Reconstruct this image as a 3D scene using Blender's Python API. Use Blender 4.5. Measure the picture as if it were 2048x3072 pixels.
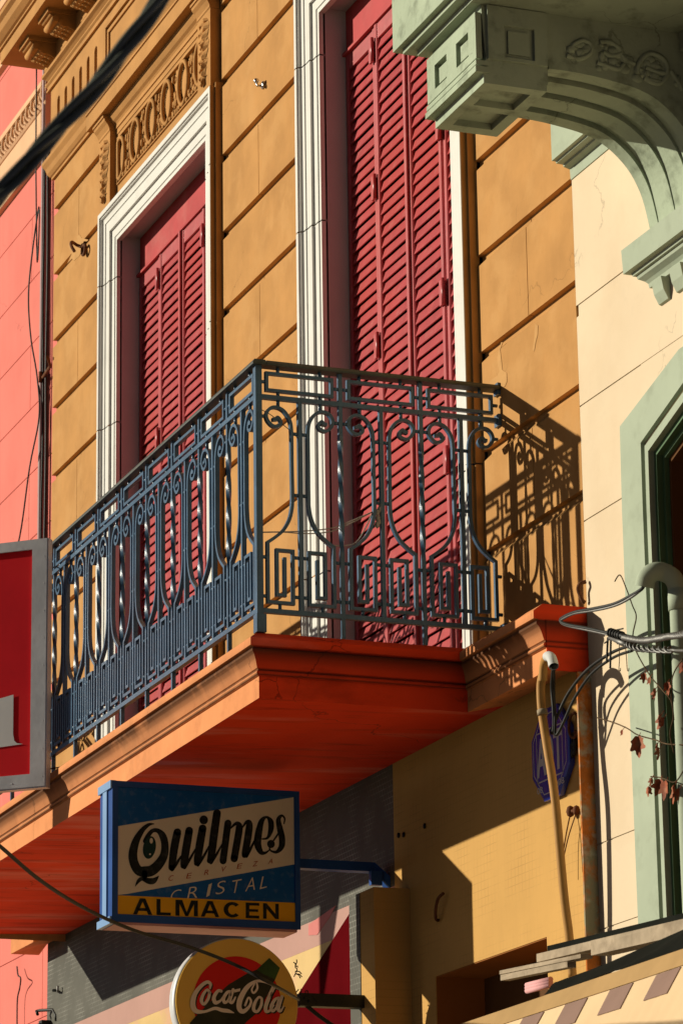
import bpy, bmesh, math, random
from math import sin, cos, pi, radians, sqrt, atan2
from mathutils import Vector, Matrix, noise
random.seed(7)
S = bpy.context.scene
col = S.collection
for o in list(bpy.data.objects): bpy.data.objects.remove(o)

# ---------------------------------------------------------------- camera
F = 10000.0                                   # focal length in pixels of the 2048 x 3072 frame
R = Matrix(((0.35663837, 0.93412925, -0.01454711), (-0.26075168, 0.08457522, -0.96169413), (-0.89711629, 0.34677021, 0.27373854)))
CAM = Vector((0, -4.75, 1.6))
cam = bpy.data.objects.new('camera', bpy.data.cameras.new('camera')); col.objects.link(cam)
mw = Matrix((R[0], -R[1], -R[2])).transposed().to_4x4(); mw.translation = CAM
cam.matrix_world = mw
cam.data.sensor_fit = 'VERTICAL'; cam.data.sensor_height = 36; cam.data.lens = F / 3072 * 36
cam.data.clip_start = .05; cam.data.clip_end = 3000
cam.data.dof.use_dof = True; cam.data.dof.focus_distance = 12.6; cam.data.dof.aperture_fstop = 13.0
S.camera = cam
# ---------------------------------------------------------------- light
SUN = Vector((0.5376, 0.7801, -0.3201)).normalized()
sun = bpy.data.objects.new('sun', bpy.data.lights.new('sun', 'SUN')); col.objects.link(sun)
sun.rotation_euler = SUN.to_track_quat('-Z', 'Y').to_euler()
sun.data.energy = 4.9; sun.data.angle = radians(0.55); sun.data.color = (1.0, .93, .76)
W = bpy.data.worlds.new('World'); S.world = W; W.use_nodes = True
nt = W.node_tree; bg = nt.nodes['Background']
sky = nt.nodes.new('ShaderNodeTexSky'); sky.sky_type = 'NISHITA'; sky.sun_disc = False
sky.sun_elevation = radians(18.7); sky.sun_rotation = radians(214.6); sky.ozone_density = 1.0; sky.dust_density = .25; sky.air_density = .09
nt.links.new(sky.outputs[0], bg.inputs[0]); bg.inputs[1].default_value = .05
S.view_settings.view_transform = 'Standard'; S.view_settings.look = 'None'; S.view_settings.exposure = -.10; S.view_settings.gamma = 1
S.cycles.max_bounces = 5; S.cycles.diffuse_bounces = 1

# ---------------------------------------------------------------- surveying helpers: sight lines meet real planes
def ray(p): return R.transposed() @ Vector(((p[0] - 1024) / F, (p[1] - 1536) / F, 1))
def onY(px, py, y=0.0):
    d = ray((px, py)); return CAM + d * ((y - CAM.y) / d.y)
def onX(px, py, x):
    d = ray((px, py)); return CAM + d * ((x - CAM.x) / d.x)
def crop(ox, oy, s, f=onY): return lambda x, y, pl=0.0: f(ox + x * s, oy + y * s, pl)

# ---------------------------------------------------------------- materials
def mat(name, c, rough=.8, var=.12, scale=3.0, streak=0.0, bump=.15, bscale=60, metal=0, spec=.10, dirt=0, dirtc=(.02, .015, .008), dscale=4, bdist=.004, coat=0, stain=False, svec=(1, 1, .12), dvec=(1, 1, 1), crack=0, c2=None, c2amt=.0, c2scale=1.2):
    m = bpy.data.materials.new(name); m.use_nodes = True; N = m.node_tree; n = N.nodes; L = N.links
    b = n['Principled BSDF']; b.inputs['Roughness'].default_value = rough; b.inputs['Metallic'].default_value = metal
    b.inputs['Specular IOR Level'].default_value = spec; b.inputs['Coat Weight'].default_value = coat
    g = n.new('ShaderNodeNewGeometry')
    def noisen(sc, det=4, vec=(1, 1, 1)):
        mp = n.new('ShaderNodeMapping'); mp.inputs['Scale'].default_value = vec; L.new(g.outputs['Position'], mp.inputs[0])
        t = n.new('ShaderNodeTexNoise'); t.inputs['Scale'].default_value = sc; t.inputs['Detail'].default_value = det; t.inputs['Roughness'].default_value = .6
        L.new(mp.outputs[0], t.inputs[0]); return t.outputs[0]
    def mix(f, a, bb, kind='MIX'):
        x = n.new('ShaderNodeMix'); x.data_type = 'RGBA'; x.blend_type = kind
        for k, v in ((0, f), (6, a), (7, bb)):
            if hasattr(v, 'links'): L.new(v, x.inputs[k])
            else: x.inputs[k].default_value = v if k == 0 else (*v, 1)
        return x.outputs[2]
    def ramp(f, lo, hi):
        r = n.new('ShaderNodeMapRange'); L.new(f, r.inputs[0]); r.inputs[1].default_value = lo; r.inputs[2].default_value = hi
        return r.outputs[0]
    lo = tuple(x * (1 - var) for x in c); hi = tuple(min(.95, x * (1 + var)) for x in c)
    out = mix(ramp(noisen(scale, 6), .35, .65), lo, hi)
    if c2: out = mix(mulv(n, L, ramp(noisen(c2scale, 6, dvec), .5, .62), c2amt), out, c2)
    if streak: out = mix(mulv(n, L, ramp(noisen(7, 5, svec), .5, .72), streak), out, tuple(min(.95, x * 1.35 + .02) for x in c)); out = mix(mulv(n, L, ramp(noisen(5, 5, tuple(1.2 * q for q in svec)), .52, .75), streak), out, tuple(x * .72 for x in c))
    if dirt: out = mix(mulv(n, L, ramp(noisen(dscale, 8, dvec), .53, .72), dirt), out, dirtc)
    if crack:                                   # sparse hairline cracks
        vo = n.new('ShaderNodeTexVoronoi'); vo.feature = 'DISTANCE_TO_EDGE'; vo.inputs['Scale'].default_value = 1.15
        nz = n.new('ShaderNodeTexNoise'); nz.inputs['Scale'].default_value = 5; nz.inputs['Detail'].default_value = 6; L.new(g.outputs['Position'], nz.inputs[0])
        vm = n.new('ShaderNodeVectorMath'); vm.operation = 'MULTIPLY_ADD'; L.new(nz.outputs['Color'], vm.inputs[0]); vm.inputs[1].default_value = (.28, .28, .28); L.new(g.outputs['Position'], vm.inputs[2]); L.new(vm.outputs[0], vo.inputs[0])
        mr = n.new('ShaderNodeMapRange'); L.new(vo.outputs['Distance'], mr.inputs[0]); mr.inputs[1].default_value = .0035; mr.inputs[2].default_value = .0012
        mm = n.new('ShaderNodeMath'); mm.operation = 'MULTIPLY'; L.new(mr.outputs[0], mm.inputs[0]); L.new(ramp(noisen(1.7, 3), .52, .58), mm.inputs[1])
        out = mix(mulv(n, L, mm.outputs[0], crack), out, tuple(x * .35 for x in c))
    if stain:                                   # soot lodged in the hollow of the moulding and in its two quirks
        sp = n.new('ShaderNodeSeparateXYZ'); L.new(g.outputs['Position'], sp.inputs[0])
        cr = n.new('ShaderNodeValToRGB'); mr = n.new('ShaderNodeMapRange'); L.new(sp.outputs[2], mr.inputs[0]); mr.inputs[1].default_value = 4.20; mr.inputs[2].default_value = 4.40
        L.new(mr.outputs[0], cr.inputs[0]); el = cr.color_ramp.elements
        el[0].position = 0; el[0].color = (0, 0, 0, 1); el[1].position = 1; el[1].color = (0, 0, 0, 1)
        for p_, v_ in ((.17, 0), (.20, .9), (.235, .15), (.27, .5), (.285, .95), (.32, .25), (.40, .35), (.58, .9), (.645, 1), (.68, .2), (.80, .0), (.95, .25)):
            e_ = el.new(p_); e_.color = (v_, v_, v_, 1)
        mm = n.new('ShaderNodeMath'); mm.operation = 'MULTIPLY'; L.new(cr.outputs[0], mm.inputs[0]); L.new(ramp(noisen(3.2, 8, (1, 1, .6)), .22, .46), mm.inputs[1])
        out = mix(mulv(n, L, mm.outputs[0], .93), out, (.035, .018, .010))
    L.new(out, b.inputs['Base Color'])
    if bump:
        bp = n.new('ShaderNodeBump'); bp.inputs['Strength'].default_value = bump; bp.inputs['Distance'].default_value = bdist
        L.new(noisen(bscale, 6), bp.inputs['Height']); L.new(bp.outputs[0], b.inputs['Normal'])
    m['b'] = 1
    return m
def mulv(n, L, f, k):
    x = n.new('ShaderNodeMath'); x.operation = 'MULTIPLY'; L.new(f, x.inputs[0]); x.inputs[1].default_value = k; return x.outputs[0]
def tiled(m, w, h, grout, amt, msize=.06):
    """mosaic joints in the X-Z plane laid over a material"""
    N = m.node_tree; n = N.nodes; L = N.links; b = n['Principled BSDF']
    src = b.inputs['Base Color'].links[0].from_socket
    g = n.new('ShaderNodeNewGeometry'); sp = n.new('ShaderNodeSeparateXYZ'); cb = n.new('ShaderNodeCombineXYZ')
    L.new(g.outputs['Position'], sp.inputs[0]); L.new(sp.outputs[0], cb.inputs[0]); L.new(sp.outputs[2], cb.inputs[1])
    t = n.new('ShaderNodeTexBrick'); t.offset = 0.5 if w != h else 0; t.inputs['Scale'].default_value = 1; t.inputs['Brick Width'].default_value = w; t.inputs['Row Height'].default_value = h
    t.inputs['Mortar Size'].default_value = h * msize; t.inputs['Mortar Smooth'].default_value = .3
    L.new(cb.outputs[0], t.inputs[0])
    nz = n.new('ShaderNodeTexNoise'); nz.inputs['Scale'].default_value = 6; nz.inputs['Detail'].default_value = 5; L.new(cb.outputs[0], nz.inputs[0])
    r = n.new('ShaderNodeMapRange'); r.inputs[1].default_value = .42; r.inputs[2].default_value = .68; L.new(nz.outputs[0], r.inputs[0])
    mm = n.new('ShaderNodeMath'); mm.operation = 'MULTIPLY'; L.new(t.outputs['Fac'], mm.inputs[0]); L.new(r.outputs[0], mm.inputs[1])
    x = n.new('ShaderNodeMix'); x.data_type = 'RGBA'; L.new(mulv(n, L, mm.outputs[0], amt), x.inputs[0]); L.new(src, x.inputs[6]); x.inputs[7].default_value = (*grout, 1)
    L.new(x.outputs[2], b.inputs['Base Color'])
    return m

M = dict(
 ochre=mat('ochre_stucco', (.55, .28, .094), .85, .11, 3.2, .14, .15, 90, c2=(.63, .34, .125), c2amt=.6, c2scale=4, dirt=.25, dirtc=(.40, .19, .06), dscale=5, crack=.35),
 ochre_lt=mat('fresh_plaster_patch', (.60, .33, .125), .88, .1, 8, 0, .35, 40),
 ochre_orn=mat('ochre_ornament', (.54, .27, .088), .8, .10, 5, .0, .2, 70),
 ochre_tile=tiled(mat('ochre_mosaic', (.64, .36, .105), .7, .06, 2, .12, .06, 120), .03, .03, (.30, .16, .05), .35),
 grey_tile=tiled(mat('grey_mosaic', (.112, .108, .088), .55, .16, 3, .15, .06, 120), .026, .022, (.30, .29, .25), .8, .12),
 white=mat('white_paint', (.79, .77, .715), .6, .04, 4, .06, .08, 60, dirt=.10, dirtc=(.35, .33, .28), dscale=9),
 reveal=mat('pale_reveal_paint', (.58, .52, .52), .7, .07, 2, .0, .05, 60),
 shutter=mat('red_gloss_paint', (.49, .058, .064), .36, .13, 9, .12, .12, 60, spec=.5, dirt=.3, dirtc=(.58, .24, .20), dscale=17, c2=(.52, .045, .035), c2amt=.6, c2scale=1.3),
 panel=mat('red_panel_paint', (.50, .060, .062), .5, .14, 3, .1, .1, 25, dirt=.3, dirtc=(.55, .20, .17), dscale=5),
 dark=mat('dark_gap', (.03, .008, .008), .9, .2, 3, 0, 0),
 iron=mat('blue_grey_iron', (.066, .135, .225), .30, .16, 12, 0, .3, 160, spec=.4, dirt=.25, dirtc=(.06, .05, .04), dscale=16),
 rail=mat('grimy_iron', (.045, .055, .045), .5, .3, 12, 0, .2, 100, spec=.5, dirt=.35, dirtc=(.08, .065, .02), dscale=15),
 slab=mat('salmon_moulding', (.80, .315, .125), .8, .11, 3, .25, .2, 60, dirt=.35, dirtc=(.36, .13, .05), dscale=7, crack=.6, stain=True),
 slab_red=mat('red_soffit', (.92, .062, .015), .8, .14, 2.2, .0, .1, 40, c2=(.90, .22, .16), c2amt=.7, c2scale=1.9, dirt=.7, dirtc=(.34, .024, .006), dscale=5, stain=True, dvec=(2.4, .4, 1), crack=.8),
 pink=mat('pink_stucco', (.84, .225, .18), .85, .07, 2, .16, .1, 80, crack=.4, dirt=.2, dirtc=(.60, .16, .13), dscale=2),
 peach=mat('peach_trim', (.84, .50, .29), .8, .06, 4, .05, .12, 60),
 cream=mat('cream_stucco', (.82, .655, .455), .85, .045, 2.0, .05, .12, 70, dirt=.10, dirtc=(.45, .36, .25), dscale=16, c2=(.74, .57, .38), c2amt=.45, c2scale=2.2, crack=.4),
 green=mat('pale_green_paint', (.44, .50, .375), .75, .06, 3, .10, .16, 50, dirt=.22, dirtc=(.16, .17, .11), dscale=11),
 green_old=mat('worn_green_paint', (.43, .50, .36), .75, .09, 4, .18, .3, 40, dirt=.65, dirtc=(.085, .095, .06), dscale=9, crack=.6, bdist=.008),
 green_dk=mat('deep_green_paint', (.11, .20, .10), .55, .12, 3, .0, .1, 60, dirt=.15, dirtc=(.04, .06, .03), dscale=7),
 brown=mat('brown_interior', (.13, .055, .018), .8, .2, 2, .1, .1, 30),
 brown_or=mat('orange_brown_paint', (.36, .13, .03), .75, .12, 3, .1, .1, 50),
 cable=mat('black_rubber', (.018, .019, .017), .55, .25, 10, 0, .05, 50, spec=.25),
 cable_ov=mat('sheathed_cable', (.12, .13, .105), .34, .25, 10, 0, .0, 50, spec=.9),
 alu=mat('aluminium_wire', (.19, .185, .175), .5, .12, 20, 0, .1, 90, metal=.6),
 wire=mat('pale_wire', (.45, .40, .36), .6, .15, 20, 0, .05, 90),
 rust=mat('rusty_iron', (.16, .065, .03), .8, .3, 30, 0, .3, 120),
 steel=mat('bright_steel', (.6, .6, .6), .25, .1, 10, 0, .0, 50, metal=.9),
 cane=mat('tan_conduit', (.53, .28, .085), .5, .12, 5, .2, .06, 50, dirt=.2, dirtc=(.25, .14, .05), dscale=8),
 pvc=mat('white_pvc', (.72, .72, .70), .45, .06, 6, 0, .04, 50),
 pipe_pink=mat('mauve_pipe', (.42, .26, .26), .5, .1, 5, .1, .06, 60),
 zinc=mat('zinc_frame', (.62, .62, .63), .45, .12, 7, .1, .2, 30, metal=.1, spec=.5),
 sign_red=mat('red_sign_face', (.80, .014, .022), .4, .12, 2, 0, .05, 20, dirt=.2, dirtc=(.44, .05, .02), dscale=2),
 sign_white=mat('sign_white', (.80, .79, .76), .5, .06, 3, 0, .0, 20),
 q_frame=mat('blue_frame_paint', (.025, .085, .30), .4, .12, 6, .1, .08, 40, dirt=.15, dirtc=(.03, .04, .05), dscale=9),
 q_edge=mat('light_blue_metal', (.24, .40, .66), .35, .06, 6, .1, .05, 40),
 q_blue=mat('blue_sign_face', (.008, .105, .36), .3, .12, 3, .15, .05, 30, dirt=.3, dirtc=(.20, .26, .36), dscale=34),
 q_cream=mat('cream_sign_face', (.86, .72, .55), .35, .05, 3, .10, .03, 30, dirt=.2, dirtc=(.66, .52, .38), dscale=24),
 q_black=mat('black_lettering', (.012, .014, .012), .4, .2, 5, 0, .0, 30, dirt=.3, dirtc=(.16, .16, .15), dscale=38),
 q_green=mat('dark_green_lettering', (.012, .04, .035), .35, .2, 5, 0, 0, 30),
 q_yellow=mat('yellow_sign_face', (.90, .43, .012), .35, .06, 3, .08, .03, 30),
 q_redt=mat('faded_red_lettering', (.48, .10, .03), .5, .1, 5, 0, 0, 30),
 q_lip=mat('pink_lit_lip', (.60, .28, .26), .5, .1, 8, 0, .1, 30),
 c_yel=mat('amber_sign_ring', (.90, .53, .10), .35, .05, 2, .05, .03, 30),
 c_red=mat('red_sign_disc', (.78, .014, .010), .35, .08, 2, 0, .03, 30),
 c_wht=mat('offwhite_lettering', (.90, .74, .62), .4, .04, 3, 0, 0, 30),
 c_btl=mat('bottle_brown', (.030, .028, .016), .3, .5, 9, 0, 0, 30),
 c_grn=mat('bottle_green', (.035, .085, .02), .3, .4, 12, 0, 0, 30),
 a_blue=mat('deep_blue_sign', (.022, .050, .42), .25, .08, 4, 0, 0, 30, spec=.5),
 a_gry=mat('grey_sign_ink', (.62, .56, .54), .5, .05, 4, 0, 0, 30),
 mauve=mat('mauve_band_paint', (.52, .30, .25), .7, .05, 3, .08, .05, 60),
 pinkb=mat('pink_patch_paint', (.66, .22, .20), .7, .05, 3, .05, .05, 60),
 yelb=mat('yellow_band_paint', (.72, .50, .22), .7, .08, 3, .12, .05, 60, c2=(.72, .40, .30), c2amt=.7, c2scale=2.6),
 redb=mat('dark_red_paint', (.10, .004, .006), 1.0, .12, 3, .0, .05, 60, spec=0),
 peel=mat('peeled_paint', (.55, .17, .035), .85, .3, 14, 0, .4, 40, c2=(.30, .28, .18), c2amt=1, c2scale=11, dirt=.7, dirtc=(.55, .55, .42), dscale=19),
 wood=mat('weathered_wood', (.42, .33, .23), .85, .25, 8, .9, .5, 40, dirt=.6, dirtc=(.16, .11, .07), dscale=9, svec=(.12, 2, 3.5)),
 tarp=mat('black_green_tarp', (.008, .009, .006), .9, .3, 5, .1, .2, 20, spec=.08),
 canvas=mat('cream_canvas', (.82, .58, .34), .85, .06, 2, .10, .1, 100, dirt=.1, dirtc=(.55, .36, .2), dscale=3),
 canvas_shadow=mat('brown_shadow_paint', (.30, .19, .15), .85, .08, 4, .05, .1, 100),
 tan=mat('tan_band', (.48, .30, .13), .85, .1, 4, .1, .1, 100),
 leaf=mat('dry_leaf', (.34, .095, .045), .6, .35, 40, 0, .3, 60, c2=(.42, .20, .10), c2amt=.6, c2scale=30),
 stem=mat('vine_stem', (.12, .075, .04), .8, .3, 30, 0, .2, 90),
 pave=mat('pavement', (.27, .215, .165), .85, .1, 2, 0, .1, 20),
 road=mat('worn_cobbles', (.17, .135, .10), .9, .2, 4, 0, .2, 60),
 mortar=mat('broken_mortar', (.30, .27, .24), .9, .4, 18, 0, .6, 40, bdist=.02),
)

# ---------------------------------------------------------------- mesh helpers
class MB:
    def __init__(s): s.v = []; s.f = []; s.sm = []
    def add(s, vs, fs, smooth=False):
        n = len(s.v); s.v += [tuple(v) for v in vs]; s.f += [tuple(i + n for i in f) for f in fs]; s.sm += [smooth] * len(fs); return s
    def box(s, x0, x1, y0, y1, z0, z1):
        if x0 > x1: x0, x1 = x1, x0
        if y0 > y1: y0, y1 = y1, y0
        if z0 > z1: z0, z1 = z1, z0
        return s.add([(x0, y0, z0), (x1, y0, z0), (x1, y1, z0), (x0, y1, z0), (x0, y0, z1), (x1, y0, z1), (x1, y1, z1), (x0, y1, z1)],
                     [(0, 3, 2, 1), (4, 5, 6, 7), (0, 1, 5, 4), (1, 2, 6, 5), (2, 3, 7, 6), (3, 0, 4, 7)])
    def prism(s, a, b, smooth=False):
        """two matching rings of 3-D points, capped"""
        n = len(a)
        s.add(list(a) + list(b), [tuple(range(n - 1, -1, -1)), tuple(range(n, 2 * n))])
        return s.add(list(a) + list(b), [(i, (i + 1) % n, n + (i + 1) % n, n + i) for i in range(n)], smooth)
    def poly(s, pts): return s.add(pts, [tuple(range(len(pts)))])
    def extx(s, prof, x0, x1, r0=False, r1=False, m0=None):
        """moulding along X; profile of (outward offset, z) from bottom to top; r0 / r1 mitre the profile round the ends"""
        A = [(x0 - (o if r0 else 0) + (max(0, o - m0) if m0 is not None else 0), -o, z) for o, z in prof]; B = [(x1 + (o if r1 else 0), -o, z) for o, z in prof]
        n = len(prof); s.add(A + B, [(i, n + i, n + i + 1, i + 1) for i in range(n - 1)])
        for ring, r in ((A, r0), (B, r1)):
            if r: s.add(ring + [(p[0], 0.0, p[2]) for p in ring], [(i, i + 1, n + i + 1, n + i) for i in range(n - 1)])
            else: s.poly(ring + ([(ring[-1][0], 0.0, ring[-1][2])] if abs(ring[-1][1]) > 1e-6 else []) + ([(ring[0][0], 0.0, ring[0][2])] if abs(ring[0][1]) > 1e-6 else []))
        o, z = prof[0]
        if o > 1e-6: s.add([A[0], B[0], (B[0][0], 0, z), (A[0][0], 0, z)], [(0, 1, 2, 3)])
        o, z = prof[-1]
        if o > 1e-6: s.add([A[-1], B[-1], (B[-1][0], 0, z), (A[-1][0], 0, z)], [(0, 1, 2, 3)])
        return s
    def tube(s, pts, r, n=8, cap=True):
        pts = [Vector(p) for p in pts]; m = len(pts)
        rs = r if isinstance(r, (list, tuple)) else [r] * m
        t0 = (pts[1] - pts[0]).normalized(); up = Vector((0, 0, 1)) if abs(t0.z) < .9 else Vector((1, 0, 0))
        nv = (up - t0 * up.dot(t0)).normalized(); rings = []
        for i, p in enumerate(pts):
            t = (pts[min(i + 1, m - 1)] - pts[max(i - 1, 0)]).normalized()
            nv = (nv - t * nv.dot(t)).normalized(); bv = t.cross(nv)
            rings.append([p + (nv * cos(2 * pi * k / n) + bv * sin(2 * pi * k / n)) * rs[i] for k in range(n)])
        vs = [v for rg in rings for v in rg]; fs = []
        for i in range(m - 1):
            for k in range(n): fs.append((i * n + k, i * n + (k + 1) % n, (i + 1) * n + (k + 1) % n, (i + 1) * n + k))
        s.add(vs, fs, True)
        if cap: s.add(rings[0], [tuple(range(n - 1, -1, -1))]); s.add(rings[-1], [tuple(range(n))])
        return s
    def strip(s, pts, w, d, put):
        """bar of rectangular section swept along a planar path [(u,z)]; w in-plane half width, d half depth; put(u,z,n)->3-D"""
        m = len(pts); L = []
        ws = w if isinstance(w, (list, tuple)) else [w] * m
        for i in range(m):
            a = Vector(pts[max(i - 1, 0)]); p = Vector(pts[i]); b = Vector(pts[min(i + 1, m - 1)])
            t1 = (p - a).normalized() if i else (b - p).normalized(); t2 = (b - p).normalized() if i < m - 1 else t1
            n1 = Vector((-t1.y, t1.x)); n2 = Vector((-t2.y, t2.x)); nn = (n1 + n2)
            nn = nn.normalized() if nn.length > 1e-6 else n1
            k = ws[i] / max(.45, nn.dot(n1)); L.append((p + nn * k, p - nn * k))
        vs = []
        for a, b in L: vs += [put(a.x, a.y, -d), put(b.x, b.y, -d), put(b.x, b.y, d), put(a.x, a.y, d)]
        fs = []
        for i in range(m - 1):
            for k in range(4): fs.append((i * 4 + k, i * 4 + (k + 1) % 4, i * 4 + 4 + (k + 1) % 4, i * 4 + 4 + k))
        fs += [(3, 2, 1, 0), tuple((m - 1) * 4 + k for k in range(4))]
        return s.add(vs, fs)
    def ball(s, c, r, n=8, sc=(1, 1, 1)):
        vs = []; fs = []; h = n // 2
        for i in range(h + 1):
            a = pi * i / h
            for k in range(n): vs.append((c[0] + r * sc[0] * sin(a) * cos(2 * pi * k / n), c[1] + r * sc[1] * sin(a) * sin(2 * pi * k / n), c[2] + r * sc[2] * cos(a)))
        for i in range(h):
            for k in range(n): fs.append((i * n + k, i * n + (k + 1) % n, (i + 1) * n + (k + 1) % n, (i + 1) * n + k))
        return s.add(vs, fs, True)
    def plate(s, put, us, vs_, holes, t0, t1):
        """plate of thickness t0..t1 in (u,v) with rectangular holes [(u0,u1,v0,v1)]"""
        ub = sorted(set([us[0], us[1]] + [h for H in holes for h in H[:2]])); vb = sorted(set([vs_[0], vs_[1]] + [h for H in holes for h in H[2:]]))
        for i in range(len(ub) - 1):
            for j in range(len(vb) - 1):
                cu = (ub[i] + ub[i + 1]) / 2; cv = (vb[j] + vb[j + 1]) / 2
                if any(H[0] < cu < H[1] and H[2] < cv < H[3] for H in holes): continue
                A = [put(u, v, t0) for u, v in ((ub[i], vb[j]), (ub[i + 1], vb[j]), (ub[i + 1], vb[j + 1]), (ub[i], vb[j + 1]))]
                B = [put(u, v, t1) for u, v in ((ub[i], vb[j]), (ub[i + 1], vb[j]), (ub[i + 1], vb[j + 1]), (ub[i], vb[j + 1]))]
                s.prism(A, B)
        return s
    def build(s, name, m, parent=None):
        me = bpy.data.meshes.new(name); root = parent
        off = Vector((0, 0, 0))
        while root is not None: off += root.location; root = root.parent
        me.from_pydata([tuple(Vector(v) - off) for v in s.v], [], s.f); me.materials.append(M[m] if isinstance(m, str) else m)
        me.polygons.foreach_set('use_smooth', s.sm)
        bm = bmesh.new(); bm.from_mesh(me); bmesh.ops.remove_doubles(bm, verts=bm.verts, dist=1e-5); bmesh.ops.recalc_face_normals(bm, faces=bm.faces); bm.to_mesh(me); bm.free()
        o = bpy.data.objects.new(name, me); col.objects.link(o)
        if parent is not None: o.parent = parent
        return o
def tag(o, label=None, cat=None, group=None, kind=None):
    if label: o['label'] = label
    if cat: o['category'] = cat
    if group: o['group'] = group
    if kind: o['kind'] = kind
    return o
def thing(name, loc, label, cat, group=None):
    o = bpy.data.objects.new(name, None); o.empty_display_size = .1; o.location = loc; col.objects.link(o)
    return tag(o, label, cat, group)
def copy_tree(o, parent=None):
    c = o.copy(); col.objects.link(c)
    if parent is not None: c.parent = parent
    for ch in list(o.children): copy_tree(ch, c)
    return c
def spline(pts, n=8):
    pts = [Vector(p) for p in pts]; out = []
    for i in range(len(pts) - 1):
        a, b, c, d = pts[max(i - 1, 0)], pts[i], pts[i + 1], pts[min(i + 2, len(pts) - 1)]
        for k in range(n):
            t = k / n; out.append(.5 * ((2 * b) + (c - a) * t + (2 * a - 5 * b + 4 * c - d) * t * t + (3 * b - a - 3 * c + d) * t ** 3))
    out.append(pts[-1]); return out
def text_quad(mb, body, q, shear=0, bold=0.0, put=None, tight=True):
    """text stretched over a quad TL,TR,BL,BR of 3-D points"""
    cu = bpy.data.curves.new('text', 'FONT'); cu.body = body; cu.shear = shear; cu.offset = bold; cu.resolution_u = 4
    ob = bpy.data.objects.new('text', cu); col.objects.link(ob)
    dg = bpy.context.evaluated_depsgraph_get(); me = bpy.data.meshes.new_from_object(ob.evaluated_get(dg))
    vs = [v.co.copy() for v in me.vertices]; fs = [tuple(p.vertices) for p in me.polygons]
    bpy.data.objects.remove(ob); bpy.data.curves.remove(cu); bpy.data.meshes.remove(me)
    x0 = min(v.x for v in vs); x1 = max(v.x for v in vs); y0 = min(v.y for v in vs); y1 = max(v.y for v in vs)
    tl, tr, bl, br = [Vector(p) for p in q]
    def mp(v):
        u = (v.x - x0) / (x1 - x0); w = (v.y - y0) / (y1 - y0)
        return (bl * (1 - u) + br * u) * (1 - w) + (tl * (1 - u) + tr * u) * w
    mb.add([mp(v) for v in vs], fs); return mb
def brush(mb, pts, to3, n=6, closed=False):
    """lettering stroke: [(x,y,width)] in drawing units, laid on a plane by to3(x,y)"""
    P = [Vector(p) for p in pts]
    if closed: P = P + [P[0]]
    Q = spline(P, n)
    L = []; Rr = []
    for i, p in enumerate(Q):
        a = Q[max(i - 1, 0)]; b = Q[min(i + 1, len(Q) - 1)]; t = Vector((b.x - a.x, b.y - a.y))
        if closed and i in (0, len(Q) - 1): t = Vector((Q[1].x - Q[-2].x, Q[1].y - Q[-2].y))
        t = t.normalized() if t.length > 1e-9 else Vector((1, 0)); nn = Vector((-t.y, t.x)) * p.z / 2
        L.append(to3(p.x + nn.x, p.y + nn.y)); Rr.append(to3(p.x - nn.x, p.y - nn.y))
    for i in range(len(Q) - 1): mb.add([L[i], L[i + 1], Rr[i + 1], Rr[i]], [(0, 1, 2, 3)])
    for end in ((0,) if closed else (0, -1)):                # round ends
        p = Q[end]
        if p.z > 12: mb.poly([to3(p.x + p.z * .5 * cos(2 * pi * k / 12), p.y + p.z * .5 * sin(2 * pi * k / 12)) for k in range(12)])
    return mb
def wire(name, pts, r, m, label, cat, group=None, n=8, sp=6):
    o = MB().tube(spline(pts, sp), r, n).build(name, m); return tag(o, label, cat, group)

# ---------------------------------------------------------------- ground
g = MB().poly([(-1500, -1500, -.15), (1500, -1500, -.15), (1500, 1500, -.15), (-1500, 1500, -.15)]).build('ground', 'pave'); tag(g, kind='structure')
r_ = MB().box(-80, 60, -9.5, -3.2, -.3, -.12).build('road', 'road'); tag(r_, kind='structure')
p_ = MB().box(-80, 60, -3.2, 2, -.2, 0).build('pavement', 'pave'); tag(p_, kind='structure')
p_ = MB().box(-80, 60, -13, -9.5, -.2, 0).build('pavement', 'pave'); tag(p_, kind='structure')

# ================================================================ the ochre house
XL, XR = -16.60, -9.985
ZK = [(1.40108868 - k * .08067596) * 4.75 + 1.6 for k in range(0, 11)]
house = thing('ochre_house', (-13.2, 0, 0), 'ochre rusticated house with red louvred shutters and white window frames', 'house')
def ashlar(mb, x0, x1, joint):
    zs = [8.50] + ZK
    for k in range(len(zs) - 1):
        zt, zb = zs[k], zs[k + 1]
        spans = [(x0, x1)]
        if joint and k % 2 == 1: spans = [(x0, joint - .0025), (joint + .0025, x1)]
        for a, b in spans:
            prof = [(-.023, zb), (0, zb), (0, zt - .044), (-.023, zt - .019), (-.023, zt)]
            A = [(a, -o, z) for o, z in prof]; B = [(b, -o, z) for o, z in prof]
            mb.prism(A + [(a, .08, zt), (a, .08, zb)], B + [(b, .08, zt), (b, .08, zb)])
    mb.box(x0, x1, .0, .08, 4.205, ZK[-1])
wall = MB()
ashlar(wall, XL, -15.615, onY(236, 800).x); ashlar(wall, -13.776, -12.662, onY(776.4, 600).x); ashlar(wall, -10.836, XR, onY(1580, 800).x)
wall.box(-15.6, -13.79, .004, .08, 7.86, 8.5); wall.box(-12.645, -10.85, .004, .08, 7.86, 8.5)
wall.box(XL, XR, .0, .3, 8.5, 9.9); wall.box(XL + .02, XR - .02, .25, .3, 0, 8.5)
wall.box(XL, XL + .03, .081, .3, 0, 8.5); wall.box(XR - .03, XR, .081, .3, 4.4, 8.5)
wall.build('rusticated_wall', 'ochre', house)

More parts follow.
